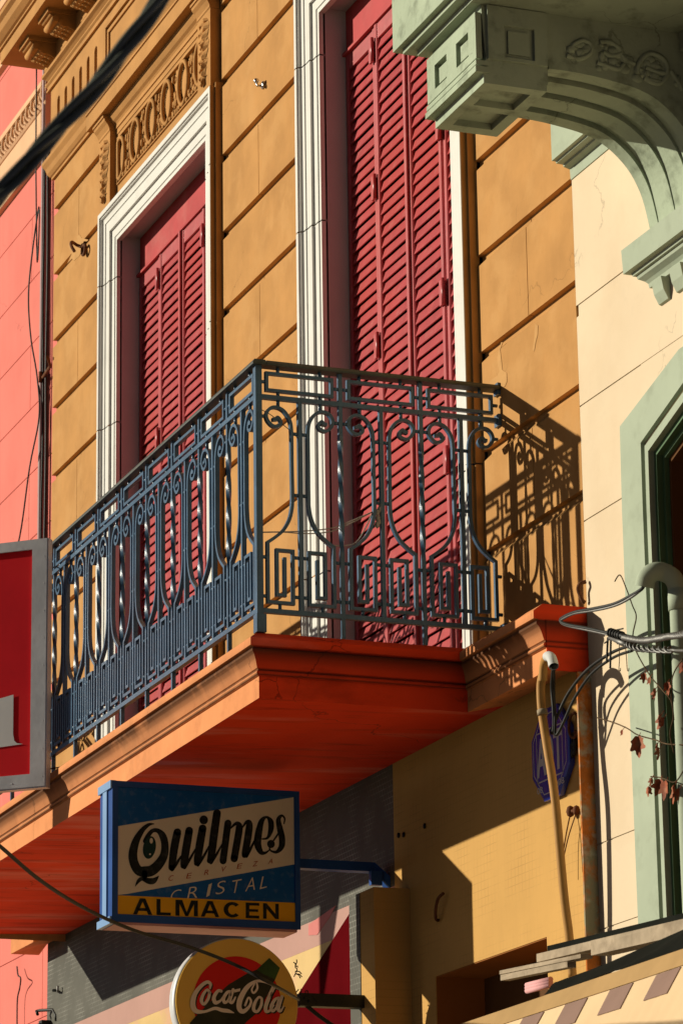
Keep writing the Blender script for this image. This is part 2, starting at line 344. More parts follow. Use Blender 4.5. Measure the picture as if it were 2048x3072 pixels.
AP = [(0, .047), (0, .052), (.024, .052), (.0245, .044), (.032, .044), (.034, .033), (.050, .030), (.066, .0315), (.0665, .0265), (.124, .026), (.1245, .013), (.172, .013), (.173, .008), (.195, .008), (.195, -.02)]
OP = [(-.017, -.01), (-.017, .0275), (0, .0275), (.0, .0475), (.003, .0475)]
def surround(mb, x0, x1, zt, zb, prof, joints=()):
    zz = [zb] + sorted(joints)
    segs = []
    for i in range(len(zz)):
        a = zz[i] + (.003 if i else 0); b = (zz[i + 1] - .003) if i + 1 < len(zz) else None; segs.append((a, b))
    for a, b in segs:
        for i in range(len(prof) - 1):
            (w0, o0), (w1, o1) = prof[i], prof[i + 1]
            b0 = zt - w0 if b is None else b; b1 = zt - w1 if b is None else b
            mb.add([(x0 + w0, -o0, a), (x0 + w0, -o0, b0), (x0 + w1, -o1, b1), (x0 + w1, -o1, a)], [(0, 1, 2, 3)])
            mb.add([(x1 - w0, -o0, a), (x1 - w0, -o0, b0), (x1 - w1, -o1, b1), (x1 - w1, -o1, a)], [(3, 2, 1, 0)])
        if b is None:
            for i in range(len(prof) - 1):
                (w0, o0), (w1, o1) = prof[i], prof[i + 1]
                mb.add([(x0 + w0, -o0, zt - w0), (x1 - w0, -o0, zt - w0), (x1 - w1, -o1, zt - w1), (x0 + w1, -o1, zt - w1)], [(0, 1, 2, 3)])
        else:
            for xs, sg in ((x0, 1), (x1, -1)):
                mb.poly([(xs + sg * w, -o, b) for w, o in prof] + [(xs + sg * prof[-1][0], .0, b), (xs + sg * prof[0][0], .0, b)])
def leaf_panel(mb, gap, x0, x1, y, z0, z1, flip):
    """one louvred leaf: chamfered stiles, rails and slanting slats"""
    sw = .035; t = .034
    def stile(a, b):
        c = .005; pr = [(a, y + t), (a, y + c), (a + c, y), (b - c, y), (b, y + c), (b, y + t)]
        mb.prism([(p, q, z0) for p, q in pr], [(p, q, z1) for p, q in pr])
    stile(x0 + .002, x0 + sw); stile(x1 - sw, x1 - .002)
    for a, b in ((z0, z0 + .11), (z1 - .07, z1)): mb.box(x0 + sw, x1 - sw, y + .004, y + t, a, b)
    p = .0493
    for lo, hi in ((z0 + .11, z1 - .07),):
        nn = int((hi - lo) / p); pp = (hi - lo) / nn
        for i in range(nn):
            zb = lo + i * pp + random.uniform(-.0012, .0012)
            j1, j2, jy = random.uniform(-.0016, .0016), random.uniform(-.0016, .0016), random.uniform(-.0012, .0012)
            a = [(.004, zb), (.0165, zb + .0455), (.0212, zb + .0460), (.009, zb - .0005)]
            mb.prism([(x0 + sw - .004, y + q + jy, z + j1) for q, z in a], [(x1 - sw + .004, y + q + jy, z + j2) for q, z in a])
    gap.box(x0 + .004, x1 - .004, y + t + .004, y + t + .02, z0, z1)
def window(x0, x1, zt, zb, joints, hinges, name):
    w = bpy.data.objects.new(name, None); col.objects.link(w); w.parent = house; w.location = Vector((x0, 0, zb)) - house.location
    a = MB(); surround(a, x0, x1, zt, zb, AP, joints); a.build('surround', 'white', w)
    b = MB(); surround(b, x0, x1, zt - .0, zb, OP, [joints[-1]] if joints else ()); b.build('outer_moulding', 'ochre_orn', w)
    xi0, xi1, zi = x0 + .195, x1 - .195, zt - .173
    c = MB(); yy = .185
    c.add([(xi0, .012, zb), (xi0, yy, zb), (xi0, yy, zi), (xi0, .012, zi)], [(0, 1, 2, 3)]); c.add([(xi1, .012, zb), (xi1, yy, zb), (xi1, yy, zi), (xi1, .012, zi)], [(3, 2, 1, 0)])
    c.add([(xi0, .012, zi), (xi0, yy, zi), (xi1, yy, zi), (xi1, .012, zi)], [(0, 1, 2, 3)]); c.build('reveal', 'reveal', w)
    ys, zs = .105, 7.452
    d = MB(); d.box(xi0 + .001, xi1 - .001, ys + .012, ys + .05, zs + .014, zi - .001); d.box(xi0 + .001, xi1 - .001, ys - .008, ys + .05, zs + .001, zs + .0135); d.build('head_panel', 'panel', w)
    lw = (xi1 - xi0) / 4; gp = MB()
    for k in range(4):
        e = MB(); leaf_panel(e, gp, xi0 + k * lw, xi0 + (k + 1) * lw, ys + (.006 if k in (0, 3) else 0), zb + .02, zs, k % 2)
        if k == 2: e.box(xi0 + 2 * lw - .012, xi0 + 2 * lw + .012, ys - .012, ys - .0005, zb + .02, zs)       # meeting bead
        e.build('shutter', 'shutter', w)
    gp.build('backing', 'dark', w)
    for k, zc in hinges:
        xh = xi0 + k * lw; h = MB(); h.box(xh - .030, xh + .004, ys - .012, ys - .001, zc - .052, zc + .052); h.tube([(xh + .006, ys - .010, zc - .055), (xh + .006, ys - .010, zc + .055)], .008, 8)
        h.build('hinge', 'shutter', w)
    return w
zf = 4.41
hz = lambda px, y0, y1: onY(px, (y0 + y1) / 2, .1).z
window(-15.600, -13.792, 7.842, zf, [onY(290, 868, -.05).z, onY(284, 1302, -.05).z, 5.05], [(1, hz(480, 804, 858)), (1, hz(478, 1289, 1335)), (3, hz(600, 690, 740))], 'window')
window(-12.646, -10.852, 7.842, zf, [onY(888, 206, -.05).z, onY(888, 704, -.05).z, onY(900, 1745, -.05).z], [(1, hz(1122, 115, 178)), (1, hz(1126, 528, 592)), (1, hz(1132, 1010, 1065)), (3, hz(1306, 357, 423)), (3, hz(1316, 862, 912)), (3, hz(1324, 1365, 1420))], 'window')

def patch(cr, pts, nm='plaster_patch'):
    a = [cr(x, y) for x, y in pts]; MB().prism([(p.x, -.0016, p.z) for p in a], [(p.x, .001, p.z) for p in a]).build(nm, 'ochre_lt', house)
s5_ = crop(1400, 880, .22959); s6_ = crop(140, 500, .19133)
patch(s5_, [(470, 640), (435, 730), (450, 860), (465, 1000), (520, 1040), (525, 1150), (500, 1215), (470, 1230), (430, 1200), (380, 1215), (300, 1205), (300, 1160), (340, 1115), (400, 1080), (425, 1020), (405, 930), (400, 830), (425, 730), (450, 640)])
patch(s5_, [(895, 400), (930, 420), (925, 540), (900, 640), (880, 760), (860, 740), (880, 600), (885, 500)])
patch(s6_, [(520, 1060), (560, 1120), (600, 1130), (660, 1145), (640, 1170), (590, 1170), (570, 1210), (545, 1330), (520, 1400), (430, 1480), (405, 1440), (330, 1520), (400, 1370), (350, 1260), (355, 1190), (420, 1165), (490, 1150), (480, 1100)])
# ---- hood over each window
def hood(xc):
    m = MB()
    prof = [(.0, 8.222), (.014, 8.222), (.014, 8.25), (.020, 8.252), (.020, 8.272), (.026, 8.282), (.038, 8.292), (.050, 8.312), (.052, 8.332)]
    m.extx(prof, xc - .712, xc + .712); m.build('bed_mould', 'ochre_orn', house)
    m = MB(); m.extx([(.03, 8.333), (.096, 8.333), (.096, 8.416), (.103, 8.417), (.103, 8.428), (.10, 8.429), (.11, 8.445), (.125, 8.47), (.13, 8.49)], xc - .973, xc + .973, False, False); m.build('window_hood', 'ochre_orn', house)
    for sx in (-1, 1):
        a, b = (xc - .90, xc - .712) if sx < 0 else (xc + .712, xc + .90)
        m = MB(); m.box(a, b, -.046, .006, 7.85, 8.245)
        m.extx([(.046, 8.246), (.050, 8.25), (.050, 8.262), (.054, 8.27), (.062, 8.285), (.075, 8.30), (.078, 8.315), (.084, 8.316), (.084, 8.331)], a - .0, b + .0)
        cx_ = (a + b) / 2                        # acanthus drop: wavy-edged leaves overlapping down the strip
        rr = random.Random(5 if sx < 0 else 9)
        for lf, (zt_l, ln, wd) in enumerate(((8.215, .15, .066), (8.12, .16, .060), (8.02, .14, .044))):
            NN = 26; vs_l = []
            for i in range(NN + 1):
                t_ = i / NN; w_l = wd * sin(pi * min(1, .18 + t_ * .82)) ** .6 * (1 + .26 * sin(t_ * 26 + lf)); off = .006 * sin(t_ * 9)
                for jx, dy in ((-1, .0), (-.55, .018), (0, .012), (.55, .020), (1, .0)): vs_l.append((cx_ + off + w_l * jx + rr.uniform(-.002, .002), -.0455 - dy * .55 * (1 + .6 * sin(t_ * 22 + jx)) - .006 * t_, zt_l - ln * t_ - .012 * abs(jx) * sin(t_ * 22)))
            m.add(vs_l, [(i * 5 + q, i * 5 + q + 1, i * 5 + q + 6, i * 5 + q + 5) for i in range(NN) for q in range(4)])
        m.build('pilaster', 'ochre_orn', house)
    m = MB(); x0, x1 = xc - .712, xc + .712
    m.plate(lambda u, v, t: (u, t, v), (x0, x1), (7.845, 8.222), [(x0 + .035, x1 - .035, 7.945, 8.19)], -.010, .004)
    m.plate(lambda u, v, t: (u, t, v), (x0 + .028, x1 - .028), (7.938, 8.197), [(x0 + .034, x1 - .034, 7.944, 8.191)], -.018, -.0105)
    rr = random.Random(3)
    for k in range(6):
        cx = xc + (k - 2.5) * .257; rx, rz = .072, .112; hb = 24
        ring = [(cx + rx * cos(2 * pi * i / hb), -.010, 8.072 + rz * sin(2 * pi * i / hb)) for i in range(hb + 1)]
        ring = [p for p in ring if x0 + .03 < p[0] < x1 - .03]
        if len(ring) > 3: m.tube(ring if k in (0, 5) else ring, .012, 6, False)
        for j in range(4):
            f = .78 * (1 - j * .22)
            m.ball((max(x0 + .05, min(x1 - .05, cx)), .0, 8.072), .105 * f, 16, (.60 if 0 < k < 5 else .35, .07 + .03 * j, .98))
        for s2 in (-1, 1):                                    # leaf sprays between the ovals
            for q in range(11):
                px_ = cx + .128 + rr.uniform(-.05, .05); pz = 8.072 + rr.uniform(-.115, .11)
                if abs((px_ - cx - .128)) > .016 + .42 * abs(pz - 8.072) or not x0 + .03 < px_ < x1 - .03: continue
                m.ball((px_, -.002, pz), rr.uniform(.010, .019), 6, (.8, .8, 1.5))
        for q in range(5):
            px_ = cx - .11 + q * .055
            if x0 + .03 < px_ < x1 - .03: m.ball((px_, -.004, 7.962 + rr.uniform(0, .008)), .019, 6, (1, .9, .8))
    m.build('ornament_panel', 'ochre_orn', house)
hood(-14.696); hood(-11.749)

# ---- entablature
m = MB(); m.extx([(.0, 8.425), (.014, 8.426), (.014, 8.44), (.022, 8.445), (.034, 8.462), (.042, 8.49), (.055, 8.51), (.058, 8.515), (.058, 8.533), (.0, 8.536)], XL, -15.68, True, False); m.build('lower_cornice', 'ochre_orn', house)
m = MB(); m.extx([(.0, 8.425), (.014, 8.426), (.014, 8.44), (.022, 8.445), (.034, 8.462), (.042, 8.49), (.055, 8.51), (.058, 8.515), (.058, 8.533), (.0, 8.536)], -13.71, -12.73); m.build('lower_cornice', 'ochre_orn', house); m = MB(); m.extx([(.0, 8.425), (.014, 8.426), (.042, 8.49), (.058, 8.515), (.058, 8.533), (.0, 8.536)], -10.76, XR); m.build('lower_cornice', 'ochre_orn', house)
fr = MB(); holes = []
for bx in (-16.47, -13.98, -10.9):
    for k in range(6): holes.append((bx + k * .141, bx + k * .141 + .052, 8.615, 8.86))
fr.plate(lambda u, v, t: (u, t, v), (XL + .004, XR - .004), (8.537, 8.948), holes, -.026, -.001)
for h in holes:                                               # rounded heads of the flutes
    cx = (h[0] + h[1]) / 2
    for s2 in (-1, 1):
        pts = [(cx + s2 * .0262, 8.8605)] + [(cx + s2 * .026 * cos(a), 8.834 + .026 * sin(a)) for a in [pi / 2 * i / 5 for i in range(5, -1, -1)]]
        fr.prism([(x, -.0258, z) for x, z in pts], [(x, -.002, z) for x, z in pts])
fr.build('frieze', 'ochre_orn', house)
for a, b in ((-15.55, -14.15), (-13.05, -11.05)):
    pf = MB(); pf.plate(lambda u, v, t: (u, t, v), (a, b), (8.60, 8.90), [(a + .03, b - .03, 8.63, 8.87)], -.040, -.0265); pf.plate(lambda u, v, t: (u, t, v), (a + .05, b - .05), (8.65, 8.85), [(a + .07, b - .07, 8.67, 8.83)], -.036, -.0265); pf.build('frieze_panel', 'ochre_orn', house)
m = MB(); m.extx([(.026, 8.949), (.040, 8.95), (.040, 8.962), (.034, 8.963), (.036, 8.98), (.046, 8.99), (.046, 8.998), (.030, 9.0), (.032, 9.016), (.046, 9.03), (.062, 9.04), (.064, 9.055), (.04, 9.056), (.04, 9.075), (.05, 9.08), (.05, 9.17)], XL, XR, True, True); m.build('architrave_mould', 'ochre_orn', house)
m = MB(); m.extx([(.05, 9.182), (.25, 9.183), (.25, 9.255), (.262, 9.258), (.262, 9.268), (.275, 9.275), (.30, 9.30), (.31, 9.335), (.33, 9.35), (.33, 9.375), (.0, 9.40)], XL - .0, XR, True, True); m.build('top_cornice', 'ochre_orn', house)
def corbel(xc):
    m = MB(); w = .078
    side = [(.05, 9.075), (.075, 9.082), (.095, 9.092), (.115, 9.090), (.135, 9.098), (.150, 9.112), (.168, 9.112), (.182, 9.124), (.180, 9.142), (.192, 9.146), (.200, 9.155), (.200, 9.158), (.05, 9.158)]
    m.prism([(xc - w, -o, z) for o, z in side], [(xc + w, -o, z) for o, z in side])
    m.box(xc - w - .016, xc + w + .016, -.212, -.05, 9.1582, 9.1825)
    m.tube([(xc - w - .008, -.165, 9.128), (xc + w + .008, -.165, 9.128)], .019, 10); m.tube([(xc - w - .007, -.135, 9.115), (xc + w + .007, -.135, 9.115)], .013, 8)
    for i in range(4):
        for s2 in (-1, 0, 1): m.ball((xc + s2 * .048, -.075 - i * .018, 9.088 + i * .006), .020, 7, (1, 1, .8))
    m.build('corbel', 'ochre_orn', house)
for k in range(17): corbel(-16.50 + k * .385)

# ---- string course, balcony slab
PR = [(.0, 4.158), (.0, 4.2355), (.004, 4.2365), (.010, 4.240), (.0125, 4.246), (.010, 4.2525), (.005, 4.2555), (.005, 4.260), (.010, 4.263), (.014, 4.275), (.019, 4.292), (.027, 4.308), (.036, 4.318), (.036, 4.326), (.030, 4.329), (.030, 4.334), (.046, 4.335), (.046, 4.362), (.012, 4.388)]
XB = -10.678; XS = -16.265; YF = .940; CO = .152
for a, b in ((XL - .0, XS - .06), (XB, -9.990)):
    m = MB(); m.extx([(.0, 4.194)] + [(CO + o, z) for o, z in PR], a, b, a < -16, False, None if a < -16 else CO); m.build('string_course', 'slab', house)
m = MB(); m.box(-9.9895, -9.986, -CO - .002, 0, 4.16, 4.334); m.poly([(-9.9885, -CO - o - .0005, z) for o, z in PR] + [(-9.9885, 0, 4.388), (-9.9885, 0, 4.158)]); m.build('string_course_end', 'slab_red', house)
slab = MB(); n = len(PR)
A = [(XS - o, -YF - o, z) for o, z in PR]; B = [(XB + o, -YF - o, z) for o, z in PR]
slab.add(A + B, [(i, n + i, n + i + 1, i + 1) for i in range(n - 1)])
C = [(XS - o, .0, z) for o, z in PR]; slab.add(A + C, [(i + 1, i, n + i, n + i + 1) for i in range(n - 1)])
slab_o = slab.build('balcony_slab', 'slab', house)
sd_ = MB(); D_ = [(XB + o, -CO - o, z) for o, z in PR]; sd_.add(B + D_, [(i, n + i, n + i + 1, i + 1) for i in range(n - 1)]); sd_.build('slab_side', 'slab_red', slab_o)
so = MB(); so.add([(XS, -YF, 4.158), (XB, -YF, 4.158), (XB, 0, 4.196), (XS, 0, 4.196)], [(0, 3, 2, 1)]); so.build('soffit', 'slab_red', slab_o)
fl = MB(); zt_ = PR[-1][1]; e = PR[-1][0]; fl.add([(XS - e, -YF - e, zt_), (XB + e, -YF - e, zt_), (XB + e, 0, zt_), (XS - e, 0, zt_)], [(0, 1, 2, 3)]); fl.build('floor', 'slab', slab_o)

# ---- ground floor wall
m = MB(); DX0, DX1, DZ = -11.396, -10.398, 3.320
m.plate(lambda u, v, t: (u, t, v), (-11.781, -9.982), (0, 4.20), [(DX0, DX1, 0, DZ)], .0, .12); m.build('mosaic_wall', 'ochre_tile', house)
m = MB(); m.box(-16.59, -11.7812, .0, .12, 3.7215, 4.2); m.build('grey_mosaic_wall', 'grey_tile', house)
for nm, a, b, mt in (('mauve_band', 3.6115, 3.721, 'mauve'), ('yellow_band', 2.2, 3.611, 'yelb'), ('plinth_wall', 0, 2.1995, 'grey_tile')):
    m = MB(); m.box(-16.59, -11.7812, .0, .12, a, b); m.build(nm, mt, house)
z10 = crop(600, 2200, .5102)
def mural(pts, y, mt, nm):
    a = [z10(px, py) for px, py in pts]; b = [Vector((p.x, .0005, p.z)) for p in a]; a = [Vector((p.x, -y, p.z)) for p in a]
    MB().prism(a, b).build(nm, mt, house)
mural([(800, 1012), (760, 1085), (690, 1185), (640, 1188), (640, 1125)], .002, 'pinkb', 'pink_patch')
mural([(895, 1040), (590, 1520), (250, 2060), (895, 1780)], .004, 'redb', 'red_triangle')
m = MB(); m.box(-11.885, -11.632, -.147, -.0005, 0, 3.685); m.build('pilaster_casing', 'ochre_tile', house)
m = MB(); m.box(-11.8853, -11.775, -.1495, -.1472, 0, 3.684); m.build('grey_casing_face', 'grey_tile', house)
dr = MB(); dr.box(DX0 - .02, DX1 + .02, .195, .24, 0, DZ + .02); dr.build('doorway_back', 'brown', house)
dr = MB(); dr.box(DX0 - .03, DX0 - .0005, .1205, .194, 0, DZ); dr.box(DX1 + .0005, DX1 + .03, .1205, .194, 0, DZ); dr.box(DX0 - .03, DX1 + .03, .1205, .194, DZ + .0005, DZ + .03); dr.box(DX0 - .001, DX0 + .004, .003, .194, 0, DZ - .004); dr.box(DX0 - .001, DX1, .003, .194, DZ - .004, DZ + .0003); dr.build('doorway_reveal', 'brown_or', house)
m = MB(); m.box(-9.9818, -9.972, -.052, .10, 0, 4.156); m.build('peeled_corner', 'peel', house)

# ================================================================ balcony railing
RY = -.938; RX = XB + .006
railing = thing('balcony_railing', (RX, RY, zf), 'blue-grey wrought-iron balcony railing with scrolls and Greek keys on the salmon slab', 'railing')
HW = .1565
SC = [(.093, 5.176), (.085, 5.185), (.076, 5.179), (.071, 5.166), (.079, 5.155), (.100, 5.151), (.119, 5.166), (.127, 5.186), (.121, 5.206), (.105, 5.220), (.083, 5.222), (.061, 5.212), (.044, 5.191), (.034, 5.165), (.031, 5.129)]
SC = [tuple(p) for p in spline(SC, 4)]
low = [tuple(p) for p in spline([(.031, 5.129), (.031, 5.01), (.030, 4.905), (.032, 4.858), (.042, 4.812), (.065, 4.770), (.096, 4.741), (.125, 4.720)], 4)]
KEY = [(.125, 4.503), (.031, 4.503), (.031, 4.694), (.091, 4.694), (.091, 4.531), (.062, 4.531), (.062, 4.669)]
BW, BD = .0058, .0085
def bay(put, parts):
    """parts of one bay; u = 0 at the plain baluster, +-HW at the twisted ones"""
    for sg in (-1, 1):
        m = MB(); q = lambda u, z, t, sg=sg: put(sg * u, z, t)
        m.strip(SC + low[1:] + KEY, BW, BD, q)
        c = put(sg * .0945, 5.178, 0); 
        m.strip([(.0925, 5.171), (.0945, 5.183)], .010, BD + .001, q)
        for (u0, z0, u1, z1) in ((.008, 5.13, .026, 5.13), (.008, 4.902, .026, 4.902), (.008, 4.672, .026, 4.672), (.008, 4.528, .026, 4.528), (.130, 4.666, .147, 4.666), (.130, 4.524, .147, 4.524), (.131, 5.186, .148, 5.186),
                               (.080, 5.2265, .080, 5.249), (.080, 5.266, .080, 5.280), (.080, 5.352, .080, 5.371), (.080, 4.478, .080, 4.498)):
            a = Vector(q(u0, z0, 0)); b = Vector(q(u1, z1, 0)); m.tube([a, b], .0068, 8)
        parts.append(('scroll_bar', m))
    m = MB(); m.strip([(0, 4.476), (0, 5.25)], .0075, .0085, put); parts.append(('baluster', m))
    m = MB(); m.strip([(.01, 5.3475), (.124, 5.3475), (.124, 5.2845), (-.124, 5.2845), (-.124, 5.3475), (.01, 5.3475)], BW, BD, put)
    for sg in (-1, 1): m.tube([put(sg * .129, 5.315, 0), put(sg * .149, 5.315, 0)], .0068, 8)
    parts.append(('frieze_rectangle', m))
def twisted(put):
    m = MB(); w = .0075
    m.strip([(0, zf - .02), (0, 4.70)], w, w, put); m.strip([(0, 5.145), (0, 5.372)], w, w, put)
    N = 90; vs = []; fs = []
    for i in range(N + 1):
        z = 4.70 + (5.145 - 4.70) * i / N; a = i / N * 2.0 * pi; r = w * 1.42
        for k in range(4):
            b = a + pi / 4 + k * pi / 2; p = put(r * cos(b), z, r * sin(b)); vs.append(p)
    for i in range(N):
        for k in range(4): fs.append((i * 4 + k, i * 4 + (k + 1) % 4, i * 4 + 4 + (k + 1) % 4, i * 4 + 4 + k))
    m.add(vs, fs); return m
side_put = lambda c: (lambda u, z, t: (RX + t, c + u, z))
front_put = lambda c: (lambda u, z, t: (c + u, RY - t, z))
P_ = []; 
PS = .3125                                      # period of the return
for k in range(3):
    pp = []; bay(side_put(RY + PS * (k + .5) - .0), pp)
    if k == 2: pp = [(n_, m_) for n_, m_ in pp]
    for n_, m_ in pp: m_.build(n_, 'iron', railing)
for k in (1, 2): twisted(side_put(RY + PS * k)).build('twisted_baluster', 'iron', railing)
PF = .3225; NB = 17
first = []
pp = []; bay(front_put(RX - PF * .5), pp)
proto = [m_.build(n_, 'iron', railing) for n_, m_ in pp]
for k in range(1, NB):
    for o in proto:
        c = o.copy(); col.objects.link(c); c.parent = railing; c.location = Vector((-PF * k, 0, 0))
tw = twisted(front_put(RX - PF)).build('twisted_baluster', 'iron', railing)
for k in range(1, NB - 1):
    c = tw.copy(); col.objects.link(c); c.parent = railing; c.location = Vector((-PF * k, 0, 0))
XE = RX - PF * NB
for x in (RX, XE):
    m = MB(); m.box(x - .017, x + .011, RY - .012, RY + .012, zf - .02, 5.372); m.box(x - .020, x + .018, RY - .016, RY + .020, zf - .02, zf + .045); m.build('corner_post', 'iron', railing)
for k in range(3):                              # far return
    pp = []; bay((lambda c: (lambda u, z, t: (XE + t, c + u, z)))(RY + PS * (k + .5)), pp)
    for n_, m_ in pp: m_.build(n_, 'iron', railing)
hr = MB()
pr = [(-.026, 5.372), (.026, 5.372), (.027, 5.379), (.020, 5.390), (-.020, 5.390), (-.027, 5.379)]
def hrail(x0, y0, x1, y1):
    d = Vector((x1 - x0, y1 - y0, 0)).normalized(); nn = Vector((-d.y, d.x, 0))
    hr.prism([Vector((x0, y0, z)) + nn * w for w, z in pr], [Vector((x1, y1, z)) + nn * w for w, z in pr])
hrail(XE - .026, RY, RX + .026, RY); hrail(RX, RY + .027, RX, -.002); hrail(XE, RY + .027, XE, -.002)
hr.build('handrail', 'rail', railing)
for nm, z in (('mid_rail', 5.2575), ('bottom_rail', 4.470)):
    m = MB(); m.box(XE + .011, RX - .018, RY - .011, RY + .009, z - .0085, z + .0085); m.box(RX - .009, RX + .009, RY + .013, -.002, z - .0085, z + .0085); m.box(XE - .009, XE + .009, RY + .013, -.002, z - .0085, z + .0085)
    m.build(nm, 'iron', railing)
for z0_, z1_ in ((5.235, 5.28), (5.355, 5.40), (4.45, 4.49)): MB().box(RX - .02, RX + .02, -.012, -.0005, z0_, z1_).build('wall_anchor', 'iron', railing)

# wires tied about the railing
pt = lambda px, py, x=RX: tuple(onX(px, py, x))
t1 = MB()
for dy in (0, 9): t1.tube(spline([pt(775, 1597), pt(840, 1596), pt(930, 1592 + dy), pt(1000, 1583 + dy), pt(1060, 1560 + dy * .6), pt(1118, 1535)], 6), .0022, 6)
t1.tube(spline([pt(1120, 1530), pt(1100, 1575), pt(1070, 1625), pt(1035, 1637), pt(1000, 1636), pt(970, 1625)], 6), .0024, 6)
for q in range(7): t1.ball(pt(1140 + random.uniform(-12, 8), 1520 + q * 9), .010, 6, (1, 1, 1.5))
tag(t1.build('tie_wire', 'wire'), 'pale twisted wire knotted to a baluster of the balcony railing', 'wire')
tag(MB().tube(spline([pt(770, 1222), pt(805, 1240), pt(830, 1258), pt(850, 1275), pt(880, 1300), pt(895, 1318)], 6), .0016, 6).build('tie_wire', 'cable'), 'thin dark wire strung through the scroll beside the corner post', 'wire')

# ================================================================ pink house on the left
YP = .085
pinkh = thing('pink_house', (-19, YP, 0), 'salmon-pink house beyond the ochre house with a peach ornamental band', 'house')
pz = lambda px, py: onY(px, py, YP)
z1c = crop(0, 0, .4464)
bt = pz(0.4464 * 265, .4464 * 612).z; bb = pz(.4464 * 285, .4464 * 1092).z
kt = pz(.4464 * 262, .4464 * 640).z
orn0 = pz(.4464 * 275, .4464 * 770).z
m = MB(); zs = [0]; 
zj = sorted([onY(0, 440 + 0, YP).z - .0] )
base = pz(75, 1058).z; st = abs(pz(75, 1058).z - pz(75, 840).z)
zs = [base + k * (pz(.574 * 100, 600 + .574 * 900).z * 0 + .385) for k in range(-11, 14)]
for a, b in zip(zs[:-1], zs[1:]):
    if b < bb + .1 or a > bt - .1: pass
    j = -17.35 if int(round((a - base) / .385)) % 2 else -16.98
    for x0, x1 in ((-24, j - .0035), (j + .0035, -16.52)): m.box(x0, x1, YP, YP + .1, a + .006, b)
m.box(-24, -16.52, YP + .005, YP + .11, 0, zs[-1]); m.box(-24, -16.52, YP + .004, YP + .1, zs[-1], 11.5)
m.build('wall', 'pink', pinkh)
m = MB(); sv = lambda prof: [(o - YP, z) for o, z in prof]
h = bt - bb
m.extx(sv([(.0, bb), (.03, bb + .004), (.03, orn0 - .03), (.036, orn0 - .028), (.045, orn0 - .016), (.036, orn0 - .004), (.014, orn0), (.014, bt - .035), (.03, bt - .033), (.03, bt), (.0, bt + .01)]), -24, -16.80); m.build('ornamental_band', 'peach', pinkh)
m = MB(); rr = random.Random(11); zm = (orn0 + bt - .035) / 2; hh = (bt - .035 - orn0) / 2
for k in range(26):
    x = -16.86 - k * .105
    m.tube(spline([(x + .03, YP - .016, zm - hh * .7), (x, YP - .03, zm - hh * .2), (x + .01, YP - .032, zm + hh * .5), (x - .02, YP - .024, zm + hh * .75), (x - .035, YP - .02, zm + hh * .4)], 4), .011, 6)
    m.tube(spline([(x - .02, YP - .016, zm - hh * .8), (x - .045, YP - .028, zm - hh * .3), (x - .05, YP - .028, zm + hh * .2)], 4), .009, 6)
    m.ball((x + .05, YP - .018, zm - hh * .75), .016, 6); m.ball((x + .045, YP - .02, zm + hh * .1), .014, 6, (1, 1, 2.2))
m.build('relief_ornament', 'peach', pinkh)
zc = pz(20, 150).z
m = MB(); m.extx(sv([(.0, zc - .12), (.03, zc - .11), (.03, zc - .06), (.10, zc - .02), (.11, zc + .03), (.16, zc + .05), (.16, zc + .10), (.2, zc + .16), (.24, zc + .24), (0, zc + .25)]), -24, -16.95); m.build('upper_cornice', 'peach', pinkh)
# ragged mortar where the two houses meet
m = MB(); rr = random.Random(2)
for k in range(26):
    z = 8.62 + k * .016; m.ball((-16.615 + rr.uniform(-.02, .03), .03 + rr.uniform(-.012, .02), z), rr.uniform(.012, .03), 6, (1, .8, 1.2))
m.build('broken_mortar', 'mortar', pinkh)

# pipes and cables down the seam
zr = [10.2, 9.4, 8.8, 8.2, 7.4, 6.6, 5.8, 5.0, 4.3]
def seam(x, y, jit, r, mt, label, name='cable', cat='cable', seed=1, z0=10.2, z1=4.25, grp='cables down the pink wall'):
    rr = random.Random(seed); pts = []
    for i in range(16): 
        z = z0 + (z1 - z0) * i / 15; pts.append((x + rr.uniform(-jit, jit), y + rr.uniform(-jit, jit) * .5, z))
    return wire(name, pts, r, mt, label, cat, grp if name == 'cable' else None, 8, 5)
seam(-17.00, .055, .0, .019, 'pipe_pink', 'mauve conduit pipe running down the seam between pink and ochre houses', 'conduit_pipe', 'pipe')
seam(-16.935, .060, .006, .008, 'cable', 'black cable close against the ochre house edge on the pink wall', seed=3)
seam(-16.965, .048, .008, .006, 'cable', 'thin black cable weaving just beside the mauve conduit pipe', seed=4)
seam(-17.065, .060, .010, .005, 'alu', 'pale grey cable left of the mauve conduit pipe', seed=6)
wire('cable', [(-17.10, .03, 9.3), (-17.09, .03, 8.7), (-17.04, .03, 8.1), tuple(onY(118, 620, .03)), tuple(onY(88, 850, .0)), tuple(onY(92, 1000, .0)), tuple(onY(112, 1130, .03)), tuple(onY(118, 1250, .03)), tuple(onY(90, 1400, .0)), tuple(onY(60, 1610, .0)), tuple(onY(20, 1760, .0))], .0045, 'cable', 'thin loose black wire bowing away from the seam on the pink wall', 'cable', 'cables down the pink wall')
wire('cable', [tuple(onY(52, 2900, .05)), tuple(onY(55, 2925, .04)), tuple(onY(63, 2935, .03)), tuple(onY(60, 2965, .05)), tuple(onY(53, 3000, .05)), tuple(onY(52, 3090, .05))], .004, 'cable', 'short black wire dangling below the string course end on the pink wall', 'cable', 'cables down the pink wall')
m = MB(); c0 = onY(148, 1084, 0); m.tube([(-16.60, -.03, c0.z), (-16.75, .03, c0.z), (-16.98, .05, c0.z + .004)], .009, 8); m.tube([(-16.98, .04, c0.z - .02), (-16.98, .04, c0.z + .04)], .012, 8)
tag(m.build('pipe_clamp', 'rust'), 'rusty clamp holding the conduit to the ochre house corner', 'clamp')

